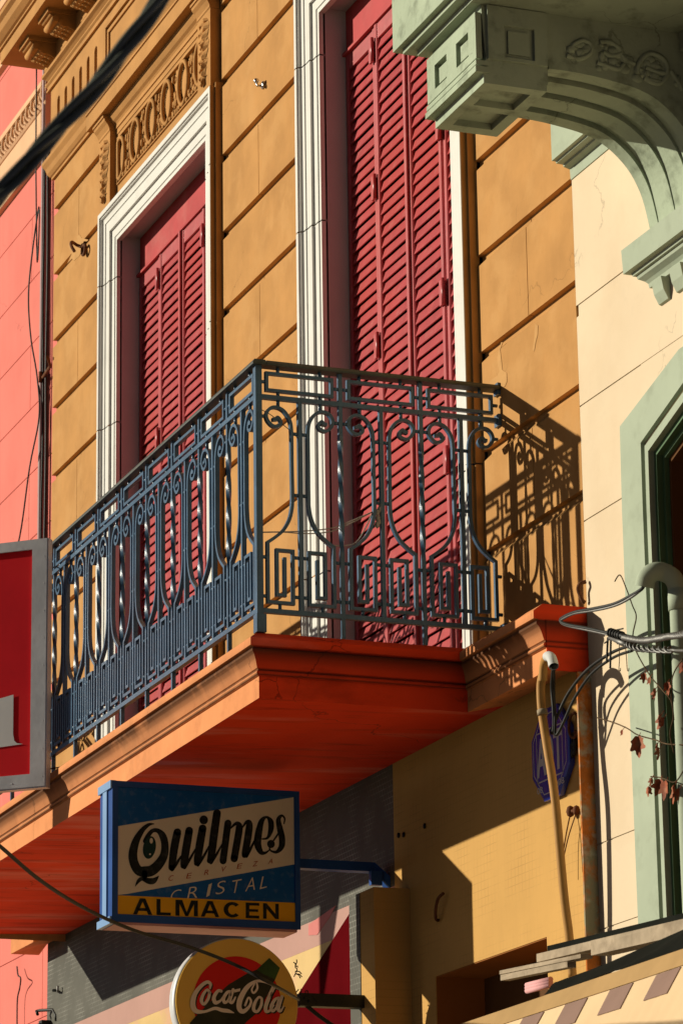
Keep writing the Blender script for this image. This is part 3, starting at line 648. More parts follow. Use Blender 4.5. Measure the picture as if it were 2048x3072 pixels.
# ================================================================ cream house on the right
XC0 = -9.984
cream = thing('cream_house', (-8, 0, 0), 'cream stucco house with pale green arched balcony bracket and window surround', 'house')
z7 = crop(1348, 900, .4464)
GO = [(-9.655, 0.2), (-9.653, 4.64), (-9.645, 4.930), (-9.19, 5.058), (-8.35, 5.058), (-7.9, 4.93), (-7.9, .2)]
GI = [(-9.500, .2), (-9.498, 4.6), (-9.494, 4.829), (-9.15, 4.945), (-8.40, 4.945), (-8.06, 4.83), (-8.06, .2)]
m = MB()
zl = [0.02, 2.2, 3.28, 3.565, onY(1757, 1560).z - .0, onY(1740, 1218).z, onY(1790, 905).z, onY(1900, 790).z + .0, 6.6, 9.5]
zl = sorted(set(round(z, 3) for z in zl)); ZCR = min(z for z in zl if z > 5)
for a, b in zip(zl[:-1], zl[1:]):
    if b - a < .05: continue
    w0 = .0025
    for x0, x1 in ((XC0, -9.5),): m.prism([(x0, 0, a + w0), (x1, 0, a + w0), (x1, 0, b - w0), (x0, 0, b - w0)], [(x0, .1, a + w0), (x1, .1, a + w0), (x1, .1, b - w0), (x0, .1, b - w0)])
    if a > 5: m.box(-9.4999, -6.5, 0, .1, a + w0, b - w0)
m.prism([(x, .0, z) for x, z in [(-9.4999, 4.82), (-9.15, 4.945), (-8.40, 4.945), (-8.06, 4.83), (-6.5, 4.83), (-6.5, ZCR), (-9.4999, ZCR)]], [(x, .1, z) for x, z in [(-9.4999, 4.82), (-9.15, 4.945), (-8.40, 4.945), (-8.06, 4.83), (-6.5, 4.83), (-6.5, ZCR), (-9.4999, ZCR)]])
m.box(-8.05, -6.5, 0, .1, 0, 4.83); m.box(XC0 + .01, -9.5, .004, .12, 0, 9.5)
m.build('wall', 'cream', cream)
def band(mb, O, I, y0, y1):
    n = len(O)
    for i in range(n - 1):
        a, b, c, d = O[i], O[i + 1], I[i + 1], I[i]
        mb.prism([(p[0], y0, p[1]) for p in (a, b, c, d)], [(p[0], y1, p[1]) for p in (a, b, c, d)])
def inset(P, d): 
    return [(x + (d if x < -8.7 else -d), z - (d if z > 4.7 else 0)) for x, z in P]
surr = bpy.data.objects.new('window', None); col.objects.link(surr); surr.parent = cream; surr.location = Vector((-9.5, 0, 3)) - cream.location
m = MB(); band(m, GO, GI, -.016, -.0005); m.build('surround', 'green', surr)
m = MB(); I0 = inset(GI, .016); I1 = inset(I0, .024); band(m, I0, I1, -.010, .03); m.build('bead', 'green', surr)
m = MB(); band(m, GI, I0, .012, .04); I2 = inset(I1, .016); band(m, I1, I2, .012, .06); I3 = inset(I2, .012); band(m, I2, I3, .035, .40); m.build('frame', 'green_dk', surr)
m = MB(); I4 = inset(I3, .014); band(m, I3, I4, .052, .42); m.build('jamb', 'brown', surr)
m = MB(); m.prism([(x, .40, z) for x, z in I4], [(x, .44, z) for x, z in I4]); m.build('interior', 'brown', surr)
# impost string course at the left edge
m = MB(); m.extx([(.0, 5.945), (.004, 5.946), (.006, 5.985), (.030, 5.992), (.032, 6.0), (.058, 6.001), (.060, 6.008), (.075, 6.009), (.075, 6.34), (.0, 6.35)], XC0, -6.5); m.build('string_course', 'green', cream)
# capital under the arch
m = MB(); cp = [(.0, 5.335), (.012, 5.337), (.014, 5.352), (.022, 5.362), (.040, 5.374), (.043, 5.386), (.052, 5.387), (.055, 5.398), (.075, 5.400), (.078, 5.485), (.0, 5.502)]
m.extx(cp, -9.378, -8.90, True, True)
m.extx([(.0, 5.255), (.010, 5.258), (.026, 5.29), (.034, 5.334)], -9.33, -9.26); m.extx([(.0, 5.255), (.010, 5.258), (.026, 5.29), (.034, 5.334)], -9.20, -9.12)
m.build('capital', 'green', cream)
# arched bracket
brk = bpy.data.objects.new('balcony_bracket', None); col.objects.link(brk); brk.parent = cream; brk.location = Vector((-9.18, -.4, 5.5)) - cream.location
X0, X1 = -9.378, -8.973; ZT = 6.07
arc = spline([(-.547, 5.879), (-.487, 5.880), (-.355, 5.872), (-.202, 5.842), (-.099, 5.769), (-.039, 5.673), (-.009, 5.554), (-.004, 5.502)], 5)
arc = [(p.x, p.y) for p in arc]
side = [(-.763, 5.836), (-.552, 5.822), (-.5515, 5.879)] + arc + [(-.0005, 5.502), (-.0005, ZT), (-.779, ZT)]
body = MB(); up = [(y, z + .02) if 3 <= i < 3 + len(arc) - 3 else (y, z) for i, (y, z) in enumerate(side)]
body.prism([(X0 + .001, y, z) for y, z in up], [(X1 - .001, y, z) for y, z in up]); body.build('arch_body', 'green_old', brk)
rib = MB()
for a, b in ((0, .15), (.255, .455), (.56, .755), (.86, 1)):
    xa, xb = X0 + (X1 - X0) * a, X0 + (X1 - X0) * b
    q = arc; lowr = q; upr = [(y - .0, z + .03) if i < len(q) - 3 else (y + .0, z + .03) for i, (y, z) in enumerate(q)]
    for i in range(len(q) - 1):
        rib.prism([(xa, *q[i]), (xa, *q[i + 1]), (xa, *upr[i + 1]), (xa, *upr[i])], [(xb, *q[i]), (xb, *q[i + 1]), (xb, *upr[i + 1]), (xb, *upr[i])])
rib.build('arch_rib', 'green_old', brk)
ends = MB()
zb0 = 5.836
ends.plate(lambda u, v, t: (u, t, v), (X0, X1), (zb0 + .045, ZT - .03), [(X0 + .065, X0 + .165, zb0 + .075, ZT - .075), (X0 + .245, X0 + .345, zb0 + .075, ZT - .075)], -.800, -.7795)
ends.plate(lambda u, v, t: (u, t, v), (X0 + .080, X0 + .150), (zb0 + .09, ZT - .09), [], -.7905, -.7796); ends.plate(lambda u, v, t: (u, t, v), (X0 + .26, X0 + .33), (zb0 + .09, ZT - .09), [], -.7905, -.7796)
ends.box(X0 - .004, X1 + .004, -.803, -.76, zb0 + .022, zb0 + .038); ends.box(X0 - .008, X1 + .008, -.806, -.76, zb0 - .004, zb0 + .016)
ends.build('end_panel', 'green_old', brk)
nf = MB(); nf.plate(lambda u, v, t: (t, u, v), (-.762, -.555), (zb0 + .045, ZT - .004), [(-.705, -.600, 5.893, 6.003)], X1 - .0005, X1 + .012)
nf.plate(lambda u, v, t: (t, u, v), (-.690, -.615), (5.908, 5.988), [], X1 - .0004, X1 + .006); nf.build('side_panel', 'green_old', brk)
uf = MB(); uf.plate(lambda u, v, t: (u, v, t), (X0 + .002, X1 - .002), (-.775, -.556), [(X0 + .05, X0 + .185, -.735, -.595), (X0 + .225, X0 + .36, -.735, -.595)], 5.800, 5.8215); uf.box(X0 + .002, X1 - .002, -.775, -.556, 5.8216, 5.835); uf.build('coffered_underside', 'green_old', brk)
gar = MB(); rr = random.Random(4); gz = crop(1640, 0, .2602, onX)
def gp(x, y): return tuple(gz(x, y, X1 - .002))
for pts in ([(220, 640), (360, 680), (490, 620), (500, 520), (410, 470), (300, 520), (300, 580)], [(600, 490), (720, 490), (820, 560), (840, 620), (740, 650), (640, 600)], [(570, 720), (700, 770), (820, 800), (880, 740)], [(1030, 860), (1060, 720), (1180, 620), (1330, 680), (1380, 820), (1300, 960), (1160, 930), (1120, 840)], [(1130, 780), (1250, 830), (1350, 850)], [(1110, 900), (1200, 930), (1310, 950)], [(1420, 820), (1500, 950), (1560, 1050)], [(850, 640), (900, 700), (1010, 740)]):
    gar.tube(spline([gp(*p) for p in pts], 6), .010, 6)
for _ in range(46):
    px_, py_ = rr.choice([(360, 580), (720, 590), (700, 740), (900, 720), (1200, 780), (1400, 900), (1500, 1000), (1080, 840)]); c_ = gp(px_ + rr.uniform(-110, 110), py_ + rr.uniform(-70, 70)); gar.ball(c_, rr.uniform(.010, .017), 7, (.55, rr.uniform(.6, 1.6), rr.uniform(.6, 1.3)))
for p in ((390, 610), (760, 590), (890, 800), (910, 690), (1230, 760), (1230, 880), (1180, 690), (470, 560)): gar.ball(gp(*p), .020, 8, (.4, 1.2, .9))
gar.build('garland_relief', 'green_old', brk)
# balcony slab over the bracket
bs = MB(); bs.box(-9.494, -6.5, -.872, -.0005, 6.105, 6.62); bs.box(-9.46, -6.5, -.85, -.0006, 6.088, 6.1045); bs.box(-9.42, -6.5, -.815, -.0007, 6.0705, 6.0875)
bs.box(-9.496, -6.5, -.8745, -.001, 6.62, 6.7); bs.build('balcony_slab', 'green_old', cream)

# ================================================================ signs
def fix(o, lab, cat, grp=None): return tag(o, lab, cat, grp)
# -- the square beer sign, projecting from the casing
QX = -11.815
z12 = crop(280, 2300, .4273, onX)
q3 = lambda x, y, d=.0: z12(x, y, QX + d)
qs = thing('box_sign', (QX, -.36, 3.8), 'rectangular blue box sign with black script and a yellow strip, projecting under the balcony', 'sign')
tl, tr, bl, br = q3(137, 100), q3(1440, 182), q3(130, 1092), q3(1446, 1132)
Yo, Yi = (tl.y + bl.y) / 2, (tr.y + br.y) / 2
zt0, zb_ = (tl.z + tr.z) / 2, (bl.z + br.z) / 2
TH = .155
m = MB(); m.box(QX - TH, QX - .004, Yo, Yi, zb_, zt0); m.build('casing', 'q_frame', qs)
m = MB()
f0 = .020
m.plate(lambda u, v, t: (t, u, v), (Yo - .002, Yi + .002), (zb_ - .002, zt0 + .002), [(Yo + .021, Yi - .018, zb_ + .026, zt0 - .020)], QX - .0035, QX + .007); m.build('frame', 'q_frame', qs)
m = MB(); m.box(QX - TH + .050, QX - .055, Yo - .006, Yo - .0005, zb_ + .02, zt0 - .02); m.box(QX - TH - .004, QX + .004, Yo - .009, Yo + .012, zt0 - .026, zt0 + .004); m.box(QX - TH - .006, QX + .004, Yo - .010, Yo + .012, zb_ - .010, zb_ + .018); m.build('edge_strip', 'q_edge', qs)
m = MB(); m.box(QX - TH + .004, QX - .001, Yo + .01, Yi - .01, zb_ - .012, zb_ - .0025); m.build('bottom_lip', 'q_lip', qs)  # pinkish light on the box underside, put into the lip colour
m = MB(); m.poly([(QX - .002, Yo + .01, zb_ + .02), (QX - .002, Yi - .01, zb_ + .02), (QX - .002, Yi - .01, zt0 - .01), (QX - .002, Yo + .01, zt0 - .01)]); m.build('face', 'q_blue', qs)
m = MB(); m.poly([q3(160, 420, -.001), q3(1420, 212, -.001), q3(1420, 684, -.001), q3(240, 893, -.001), q3(160, 903, -.001)]); m.build('name_band', 'q_cream', qs)
A1 = crop(370, 2420, .19133, onX); A2 = crop(620, 2400, .19133, onX)
L1 = lambda x, y: A1(x, y, QX + .0005); L2 = lambda x, y: A2(x, y, QX + .0005)
let = MB()
brush(let, [(490, 270, 8), (400, 283, 50), (300, 370, 78), (205, 530, 112), (155, 720, 135), (170, 880, 140), (240, 1000, 150), (340, 1020, 170), (450, 1000, 165), (560, 900, 150), (640, 760, 125), (655, 600, 112), (620, 460, 110), (545, 378, 72), (460, 378, 62), (395, 450, 70), (350, 540, 80)], L1)
brush(let, [(335, 1040, 90), (345, 1150, 60)], L1)
brush(let, [(188, 1252, 6), (240, 1165, 55), (300, 1130, 60), (400, 1165, 95), (480, 1160, 90), (560, 1085, 8)], L1)
for st_ in ([(850, 400, 120), (800, 650, 125), (768, 880, 112), (752, 960, 85)], [(1035, 375, 120), (990, 640, 125), (955, 860, 115), (940, 930, 85)], [(1245, 340, 120), (1200, 600, 125), (1165, 820, 115), (1148, 890, 80)], [(1470, 100, 120), (1425, 420, 125), (1385, 730, 115), (1350, 850, 80)]): brush(let, st_, L1)
for st_ in ([(765, 985, 60), (830, 900, 50), (905, 780, 26)], [(960, 955, 55), (1040, 830, 42), (1130, 670, 24)], [(1170, 915, 50), (1260, 780, 42), (1345, 620, 24)], [(1375, 880, 50), (1460, 750, 40), (1550, 590, 20)]): brush(let, st_, L1)
let.poly([L1(1262 + 66 * cos(a), 208 + 70 * sin(a)) for a in [2 * pi * k / 20 for k in range(20)]])
for st_ in ([(335, 362, 108), (258, 955, 108)], [(380, 440, 25), (430, 390, 40), (480, 370, 70), (512, 430, 108), (485, 620, 112), (432, 922, 112)], [(560, 430, 25), (620, 350, 45), (665, 350, 80), (668, 430, 108), (635, 660, 112), (602, 820, 100), (592, 870, 80)], [(622, 880, 55), (690, 760, 42), (770, 600, 24)],
           [(870, 612, 22), (955, 592, 40), (1005, 470, 80), (1005, 340, 84), (940, 268, 36), (862, 330, 80), (815, 520, 110), (800, 690, 112), (850, 815, 80), (920, 828, 40), (980, 785, 18)],
           [(1212, 370, 18), (1222, 290, 26), (1175, 245, 40), (1125, 310, 72), (1148, 450, 92), (1180, 600, 98), (1172, 730, 88), (1095, 815, 50), (1005, 795, 26), (985, 750, 22)], [(1045, 640, 24), (1110, 545, 26), (1130, 500, 10)]): brush(let, st_, L2)
let.poly([L2(1008 + 60 * cos(a), 690 + 64 * sin(a)) for a in [2 * pi * k / 20 for k in range(20)]])
let.build('lettering', 'q_black', qs)
m = MB(); m.poly([A1(412 + 100 * cos(a) + 20 * sin(a) * -1, 640 + 178 * sin(a), QX + .001) for a in [2 * pi * k / 28 for k in range(28)]]); m.build('letter_counter', 'q_green', qs)
m = MB(); m.poly([A1(440 + 26 * cos(a), 535 + 44 * sin(a), QX + .0015) for a in [2 * pi * k / 16 for k in range(16)]]); m.poly([A1(420 + 14 * cos(a), 745 + 14 * sin(a), QX + .0015) for a in [2 * pi * k / 10 for k in range(10)]]); m.build('letter_glint', 'q_cream', qs)
for ch, x, y, h_ in (('C', 545, 785, 38), ('E', 672, 768, 38), ('R', 797, 744, 38), ('V', 912, 722, 38), ('E', 1026, 700, 36), ('Z', 1136, 684, 36), ('A', 1246, 666, 34)):
    w_ = 16; m = MB(); text_quad(m, ch, [q3(x - w_ + 6, y - h_ / 2, .0006), q3(x + w_ + 6, y - h_ / 2 - 5, .0006), q3(x - w_ - 4, y + h_ / 2, .0006), q3(x + w_ - 4, y + h_ / 2 - 5, .0006)]); m.build('small_letter', 'q_redt', qs)
for ch, x, y, h_, w_ in (('C', 578, 905, 78, 34), ('R', 702, 885, 84, 36), ('I', 812, 868, 88, 12), ('S', 895, 850, 92, 30), ('T', 1000, 842, 92, 32), ('A', 1108, 826, 92, 34), ('L', 1200, 812, 88, 24)):
    m = MB(); text_quad(m, ch, [q3(x - w_ + 10, y - h_ / 2 + 4, -.0008), q3(x + w_ + 10, y - h_ / 2 - 8, -.0008), q3(x - w_ - 8, y + h_ / 2 + 4, -.0008), q3(x + w_ - 8, y + h_ / 2 - 8, -.0008)], 0, -.012); m.build('pale_letter', 'q_cream', qs)
m = MB(); m.poly([q3(158, 902, .0008), q3(1421, 956, .0008), q3(1421, 1090, .0008), q3(155, 1047, .0008)]); m.build('yellow_panel', 'q_yellow', qs)
m = MB()
GL = {'A': [[(0, 1, 0), (.36, 0, 0), (.64, 0, 0), (1, 1, 0), (.79, 1, 0), (.5, .2, 0), (.21, 1, 0)], [(.24, .6), (.76, .6), (.76, .78), (.24, .78)]],
 'L': [[(0, 0), (.28, 0), (.28, 1), (0, 1)], [(.28, .82), (1, .82), (1, 1), (.28, 1)]],
 'M': [[(0, 0), (.18, 0), (.18, 1), (0, 1)], [(.82, 0), (1, 0), (1, 1), (.82, 1)], [(.18, 0), (.30, 0), (.56, 1), (.44, 1), (.18, .25)], [(.70, 0), (.82, 0), (.82, .25), (.56, 1), (.44, 1)]],
 'E': [[(0, 0), (.27, 0), (.27, 1), (0, 1)], [(.27, 0), (1, 0), (1, .18), (.27, .18)], [(.27, .41), (.92, .41), (.92, .58), (.27, .58)], [(.27, .82), (1, .82), (1, 1), (.27, 1)]],
 'N': [[(0, 0), (.22, 0), (.22, 1), (0, 1)], [(.78, 0), (1, 0), (1, 1), (.78, 1)], [(.22, 0), (.78, .66), (.78, 1), (.22, .34)]]}
GL['C'] = []
for k in range(16):
    A0 = radians(42 + k * 276 / 16); A1_ = radians(42 + (k + 1) * 276 / 16)
    GL['C'].append([(.5 + .5 * cos(A0), .5 - .5 * sin(A0)), (.5 + .5 * cos(A1_), .5 - .5 * sin(A1_)), (.5 + .24 * cos(A1_), .5 - .31 * sin(A1_)), (.5 + .24 * cos(A0), .5 - .31 * sin(A0))])
for ch, a, b in (('A', 280, 415), ('L', 445, 545), ('M', 578, 735), ('A', 755, 885), ('C', 915, 1038), ('E', 1070, 1165), ('N', 1192, 1302)):
    yt = lambda x: 922 + (x - 280) * .040; yb = lambda x: 1036 + (x - 280) * .034
    for pl_ in GL[ch]:
        m.poly([q3(a + (b - a) * p[0], yt(a + (b - a) * p[0]) * (1 - p[1]) + yb(a + (b - a) * p[0]) * p[1], .0018) for p in pl_])
m.build('bold_lettering', 'q_black', qs)
b0 = z10(600, 770, 0)
ba = onX(893, 2592, QX - .07); bb_ = onX(1118, 2600, QX - .07)
m = MB(); zb1 = ba.z; m.box(QX - .10, QX - .05, Yi, bb_.y, zb1 - .018, zb1 + .018); m.prism([(QX - .10, bb_.y - .0, zb1 - .018), (QX - .05, bb_.y, zb1 - .018), (QX - .05, bb_.y, zb1 + .018), (QX - .10, bb_.y, zb1 + .018)], [(QX - .06, -.001, zb1 - .085), (QX - .01, -.001, zb1 - .085), (QX - .01, -.001, zb1 - .04), (QX - .06, -.001, zb1 - .04)])
m.box(QX - .045, QX - .02, -.075, -.03, zb1 - .075, zb1 - .02); m.build('support_arm', 'q_frame', qs)

# -- the round soft-drink sign
CX = -11.735
cc = crop(500, 2780, .26786, onX)
c3 = lambda x, y, d=0.: cc(x, y, CX + d)
ctr = c3(790, 853); Rr_ = abs(c3(100, 853).y - c3(1480, 853).y) / 2
cs = thing('round_sign', tuple(ctr), 'round amber and red drink sign with white script below the rectangular sign', 'sign')
def disc(r, d, n=64): return [Vector((CX + d, ctr.y + r * cos(2 * pi * k / n), ctr.z + r * sin(2 * pi * k / n))) for k in range(n)]
m = MB(); m.prism(disc(Rr_, -.07), disc(Rr_, -.008), True); m.build('rim', 'zinc', cs)
m = MB(); m.prism(disc(Rr_ * .985, -.0079), disc(Rr_ * .985, .0)); m.build('ring', 'c_yel', cs)
rin = abs(c3(295, 853).y - ctr.y)
m = MB(); m.poly(disc(rin, .0012)); m.build('red_disc', 'c_red', cs)
cb = lambda pts, d, nm, mt: MB().poly([c3(x, y, d) for x, y in pts]).build(nm, mt, cs)
cb([(1150, 350), (1268, 462), (1215, 590), (1130, 760), (1020, 960), (900, 1060), (800, 1180), (560, 1300), (330, 1300), (260, 1080), (330, 1000), (500, 830), (690, 650), (900, 525), (1010, 480)], .0020, 'bottle_print', 'c_btl')
cb([(1150, 350), (1268, 462), (1240, 520), (1215, 590), (1100, 540), (1010, 485)], .0024, 'bottle_cap', 'c_grn')
CO_ = [[(487, 690, 20), (490, 640, 34), (450, 622, 38), (380, 670, 42), (315, 760, 50), (293, 870, 60), (330, 945, 52), (430, 950, 30), (540, 915, 36), (620, 935, 42), (690, 945, 40), (757, 966, 6)],
 [(610, 722, 34), (575, 720, 34), (530, 790, 42), (545, 850, 44), (600, 830, 26), (640, 770, 14)], [(745, 705, 34), (708, 820, 40), (735, 850, 32), (770, 790, 18)],
 [(1200, 662, 26), (1100, 618, 30), (1000, 612, 32), (900, 680, 50), (825, 810, 60), (812, 910, 56), (855, 950, 50), (920, 900, 32), (945, 835, 26), (915, 795, 22), (880, 880, 26)], [(1005, 615, 20), (1015, 690, 24), (975, 742, 24), (953, 705, 20), (985, 640, 14)],
 [(1195, 665, 30), (1150, 780, 42), (1110, 890, 42), (1115, 950, 36), (1160, 935, 24), (1200, 880, 16)], [(1238, 690, 22), (1215, 680, 20), (1180, 740, 18), (1150, 810, 12)], [(1290, 785, 34), (1250, 915, 40), (1275, 945, 28), (1312, 885, 12)]]
CL_ = [[(483, 740, 32), (455, 705, 26), (410, 760, 34), (390, 830, 38), (420, 868, 32), (465, 810, 32)], [(720, 725, 26), (680, 735, 34), (638, 800, 38), (650, 850, 34), (692, 820, 26)], [(1065, 805, 28), (1030, 790, 26), (985, 860, 36), (975, 930, 38), (1015, 950, 32), (1058, 880, 32)], [(1258, 795, 24), (1215, 815, 32), (1172, 890, 38), (1185, 945, 32), (1228, 905, 26)]]
for d, off, nm, mt in ((.0030, 14, 'letter_shadow', 'c_btl'), (.0036, 0, 'lettering', 'c_wht')):
    m = MB(); f_ = lambda x, y: c3(x + off, y + off, d)
    for st_ in CO_: brush(m, st_, f_)
    for st_ in CL_: brush(m, st_, f_, 6, True)
    m.poly([f_(760, 705), f_(825, 690), f_(822, 722), f_(757, 738)]); m.build(nm, mt, cs)
m = MB(); a_ = c3(1478, 820, -.03); m.box(CX - .06, CX - .01, a_.y, -.1475, a_.z - .024, a_.z + .024); m.tube(spline([(CX - .03, a_.y + .03, a_.z - .02), (CX - .03, a_.y + .10, a_.z - .07), (CX - .03, -.15, a_.z - .16)], 6), .008, 8)
rr = random.Random(8)
for k in range(22):
    p = c3(1440 + rr.uniform(-10, 160) * (k % 3 > 0), (500 if k % 3 == 0 else 800) + rr.uniform(-60, 30), -.02); q_ = Vector((p.x + rr.uniform(-.01, .03), p.y + rr.uniform(-.02, .04), p.z + rr.uniform(-.02, .03))); m.tube([p, (p + q_) / 2 + Vector((0, .004, .004)), q_], .0022, 5)
m.build('support_arm', 'cable', cs)

# -- the alarm sign
AY = -.024
dz = crop(1560, 1960, .19564)
a3 = lambda x, y, d=0.: dz(x, y, AY - d)
ac = a3(447, 1520); ar = .160
al = thing('alarm_sign', tuple(ac), 'octagonal deep-blue alarm plaque with grey letters on the mosaic wall', 'sign')
def octo(r, d, sx=.97): return [Vector((ac.x + sx * r / cos(pi / 8) * cos(pi / 8 + k * pi / 4), AY - d, ac.z + r / cos(pi / 8) * sin(pi / 8 + k * pi / 4))) for k in range(8)]
m = MB(); m.prism(octo(ar, -.0215), octo(ar, -.004)); 
o1, o2 = octo(ar, -.004), octo(ar - .008, .0); m.add(o1 + o2, [(k, (k + 1) % 8, 8 + (k + 1) % 8, 8 + k) for k in range(8)]); m.poly(o2); m.build('box', 'a_blue', al)
m = MB(); o1, o2 = octo(ar - .020, .0006), octo(ar - .024, .0006); m.add(o1 + o2, [(k, (k + 1) % 8, 8 + (k + 1) % 8, 8 + k) for k in range(8)])
wx, wz0, wz1 = .108, ac.z - .092, ac.z + .085; fy = AY - .0006
for a, b, c, d in ((-wx, wx, wz0, wz0 + .005), (-wx, wx, wz1 - .005, wz1), (-wx, -wx + .005, wz0 + .005, wz1 - .005), (wx - .005, wx, wz0 + .005, wz1 - .005)): m.poly([(ac.x + a, fy, c), (ac.x + b, fy, c), (ac.x + b, fy, d), (ac.x + a, fy, d)])
def tq(t, x0, x1, z0, z1, bold=0, sh=0): text_quad(m, t, [(ac.x + x0, fy - .0003, z1), (ac.x + x1, fy - .0003, z1), (ac.x + x0, fy - .0003, z0), (ac.x + x1, fy - .0003, z0)], sh, bold)
tq('A', -.108, -.030, ac.z - .072, ac.z + .062, .03); tq('D', -.030, .034, ac.z - .072, ac.z + .062, .03); tq('T', .034, .106, ac.z - .072, ac.z + .070, .03)
tq('08', -.112, -.066, ac.z - .128, ac.z - .106, .01); tq('1008', .020, .112, ac.z - .128, ac.z - .106, .01)
m.build('print', 'a_gry', al)

# -- the big red sign hung on the railing
dirv = Vector((-.88, -1, 0)).normalized()
p0 = onY(140, 1619, -1.03); p1 = onY(137, 2358, -1.03)
rs = thing('hanging_sign', tuple((p0 + p1) / 2), 'large dark red sign in a riveted zinc frame wired to the balcony railing', 'sign')
upv = (p0 - p1); upv = Vector((0, 0, upv.z)); Hs = upv.z
nrm = dirv.cross(Vector((0, 0, 1))).normalized()
if nrm.x < 0: nrm = -nrm
tilt = .0
def r3(u, v, t): return Vector((p1.x, p1.y, p1.z)) + dirv * u + Vector((0, 0, 1)) * (v + u * tilt) + nrm * t
m = MB(); m.plate(r3, (.0, 1.6), (0, Hs), [], -.03, -.002); m.build('backing', 'sign_red', rs)
m = MB(); m.plate(r3, (.0, 1.6), (0, Hs), [(.068, 1.54, .055, Hs - .042)], -.0015, .008); m.plate(r3, (-.006, 1.6), (-.006, -.0005), [], -.032, .006); m.plate(r3, (-.006, -.0005), (0, Hs), [], -.032, .006)
for v in [Hs * k / 9 + .04 for k in range(9)]:
    for u in (.012,): m.ball(r3(u, v, .0062), .0034, 6)
for u in (.15, .26, .4): m.ball(r3(u, .02, .0062), .0040, 6)
m.build('frame', 'zinc', rs)
m = MB(); lv = lambda px, py: (lambda P_: P_)(0)
def rpx(px, py):
    d = ray((px, py)); o = r3(0, 0, .0008); t = (o - CAM).dot(nrm) / d.dot(nrm); return CAM + d * t
z5 = lambda x, y: rpx(x * .574, 1450 + y * .574)
m.poly([z5(-140, 1120), z5(0, 1125), z5(72, 1104), z5(70, 1310), z5(76, 1345), z5(90, 1358), z5(122, 1362), z5(0, 1380), z5(-140, 1400)]); m.build('letter', 'sign_white', rs)
m = MB(); z3c = lambda x, y: rpx(x * .2551, 2200 + y * .2551)
for (x, y) in ((265, 440), (200, 1500)): pass
m.tube(spline([rpx(112, 1700), onY(150, 1702, -1.0), onY(172, 1701, -.95)], 5), .003, 6); m.tube(spline([rpx(112, 2318), onY(145, 2308, -.99), onY(180, 2302, -.95)], 5), .003, 6); m.build('tie', 'cable', rs)

# ================================================================ conduit, wires and fittings on the right
# tan conduit with a bent top
def cp_(px, py, y): return tuple(onY(px, py, y))
ct = [cp_(1716, 2930, -.10), cp_(1705, 2800, -.11), cp_(1690, 2680, -.125), cp_(1664, 2400, -.145), cp_(1640, 2240, -.155), cp_(1624, 2130, -.163), cp_(1621, 2060, -.165), cp_(1626, 2025, -.165)]
cn = thing('service_conduit', ct[0], 'bent tan service conduit with white elbow leaning before the alarm sign', 'pipe')
MB().tube(spline(ct, 8), [.0150] * 57, 14).build('pipe', 'cane', cn)
tp = Vector(ct[-1])
arch = spline([(tp.x, tp.y, tp.z - .02), (tp.x + .018, tp.y - .002, tp.z + .030), (tp.x + .066, tp.y - .010, tp.z + .048), (tp.x + .116, tp.y - .018, tp.z + .030), (tp.x + .140, tp.y - .022, tp.z - .004)], 8)
MB().tube(arch[:20], .0151, 14, False).build('bend', 'cane', cn)
MB().tube(arch[16:], .0172, 14, False).build('elbow', 'pvc', cn)
MB().tube([cp_(1624.5, 2131, -.163), cp_(1627, 2146, -.1625)], .0180, 14).build('collar', mat('faded_collar', (.42, .33, .22), .6, .2, 30), cn)
ex = Vector((tp.x + .138, tp.y - .022, tp.z + .004))
wire('cable', [tuple(ex), cp_(1654, 2060, -.15), cp_(1659, 2130, -.145), cp_(1660, 2180, -.14), cp_(1655, 2200, -.14), cp_(1654, 2190, -.135), cp_(1670, 2150, -.13), cp_(1705, 2078, -.12), cp_(1760, 2010, -.12), cp_(1830, 1960, -.13), cp_(1885, 1938, -.14), cp_(1905, 1932, -.15)], .0056, 'cable', 'black drop cable looping out of the white elbow in front of the alarm sign', 'cable', 'drop cables by the conduit')
wire('cable', [(ex.x + .006, ex.y, ex.z), cp_(1660, 2070, -.14), cp_(1664, 2150, -.14), cp_(1664, 2200, -.135), cp_(1672, 2200, -.13), cp_(1690, 2165, -.125), cp_(1725, 2090, -.12), cp_(1775, 2020, -.12), cp_(1840, 1972, -.12), cp_(1895, 1952, -.14)], .0050, 'cable', 'second black drop cable hanging lower beneath the twisted wires', 'cable', 'drop cables by the conduit')
# green gooseneck
gy = -.10
ez = crop(1780, 1660, .17092)
gb = ez(1490, 900, gy); gx = gb.x
gn = thing('gooseneck_pipe', (gx, gy, 3.2), 'green painted gooseneck pipe bending over beside the green window surround', 'pipe')
def gpt(x, y, d): return tuple(ez(x, y, d))
pth = [(gx, gy, 2.7), (gx, gy, 3.4), (gx, gy, 4.0), gpt(1490, 900, gy), gpt(1470, 640, gy), gpt(1390, 440, gy - .015), gpt(1230, 335, gy - .04), gpt(1060, 325, gy - .07), gpt(930, 420, gy - .09), gpt(885, 590, gy - .095)]
MB().tube(spline(pth, 8), .030, 18, False).build('pipe', 'green', gn)
a_ = Vector(pth[3]); MB().tube([(gx, gy, a_.z - .02), (gx, gy, a_.z + .045)], .034, 18).build('coupling', 'green', gn)
e_ = Vector(pth[-1])
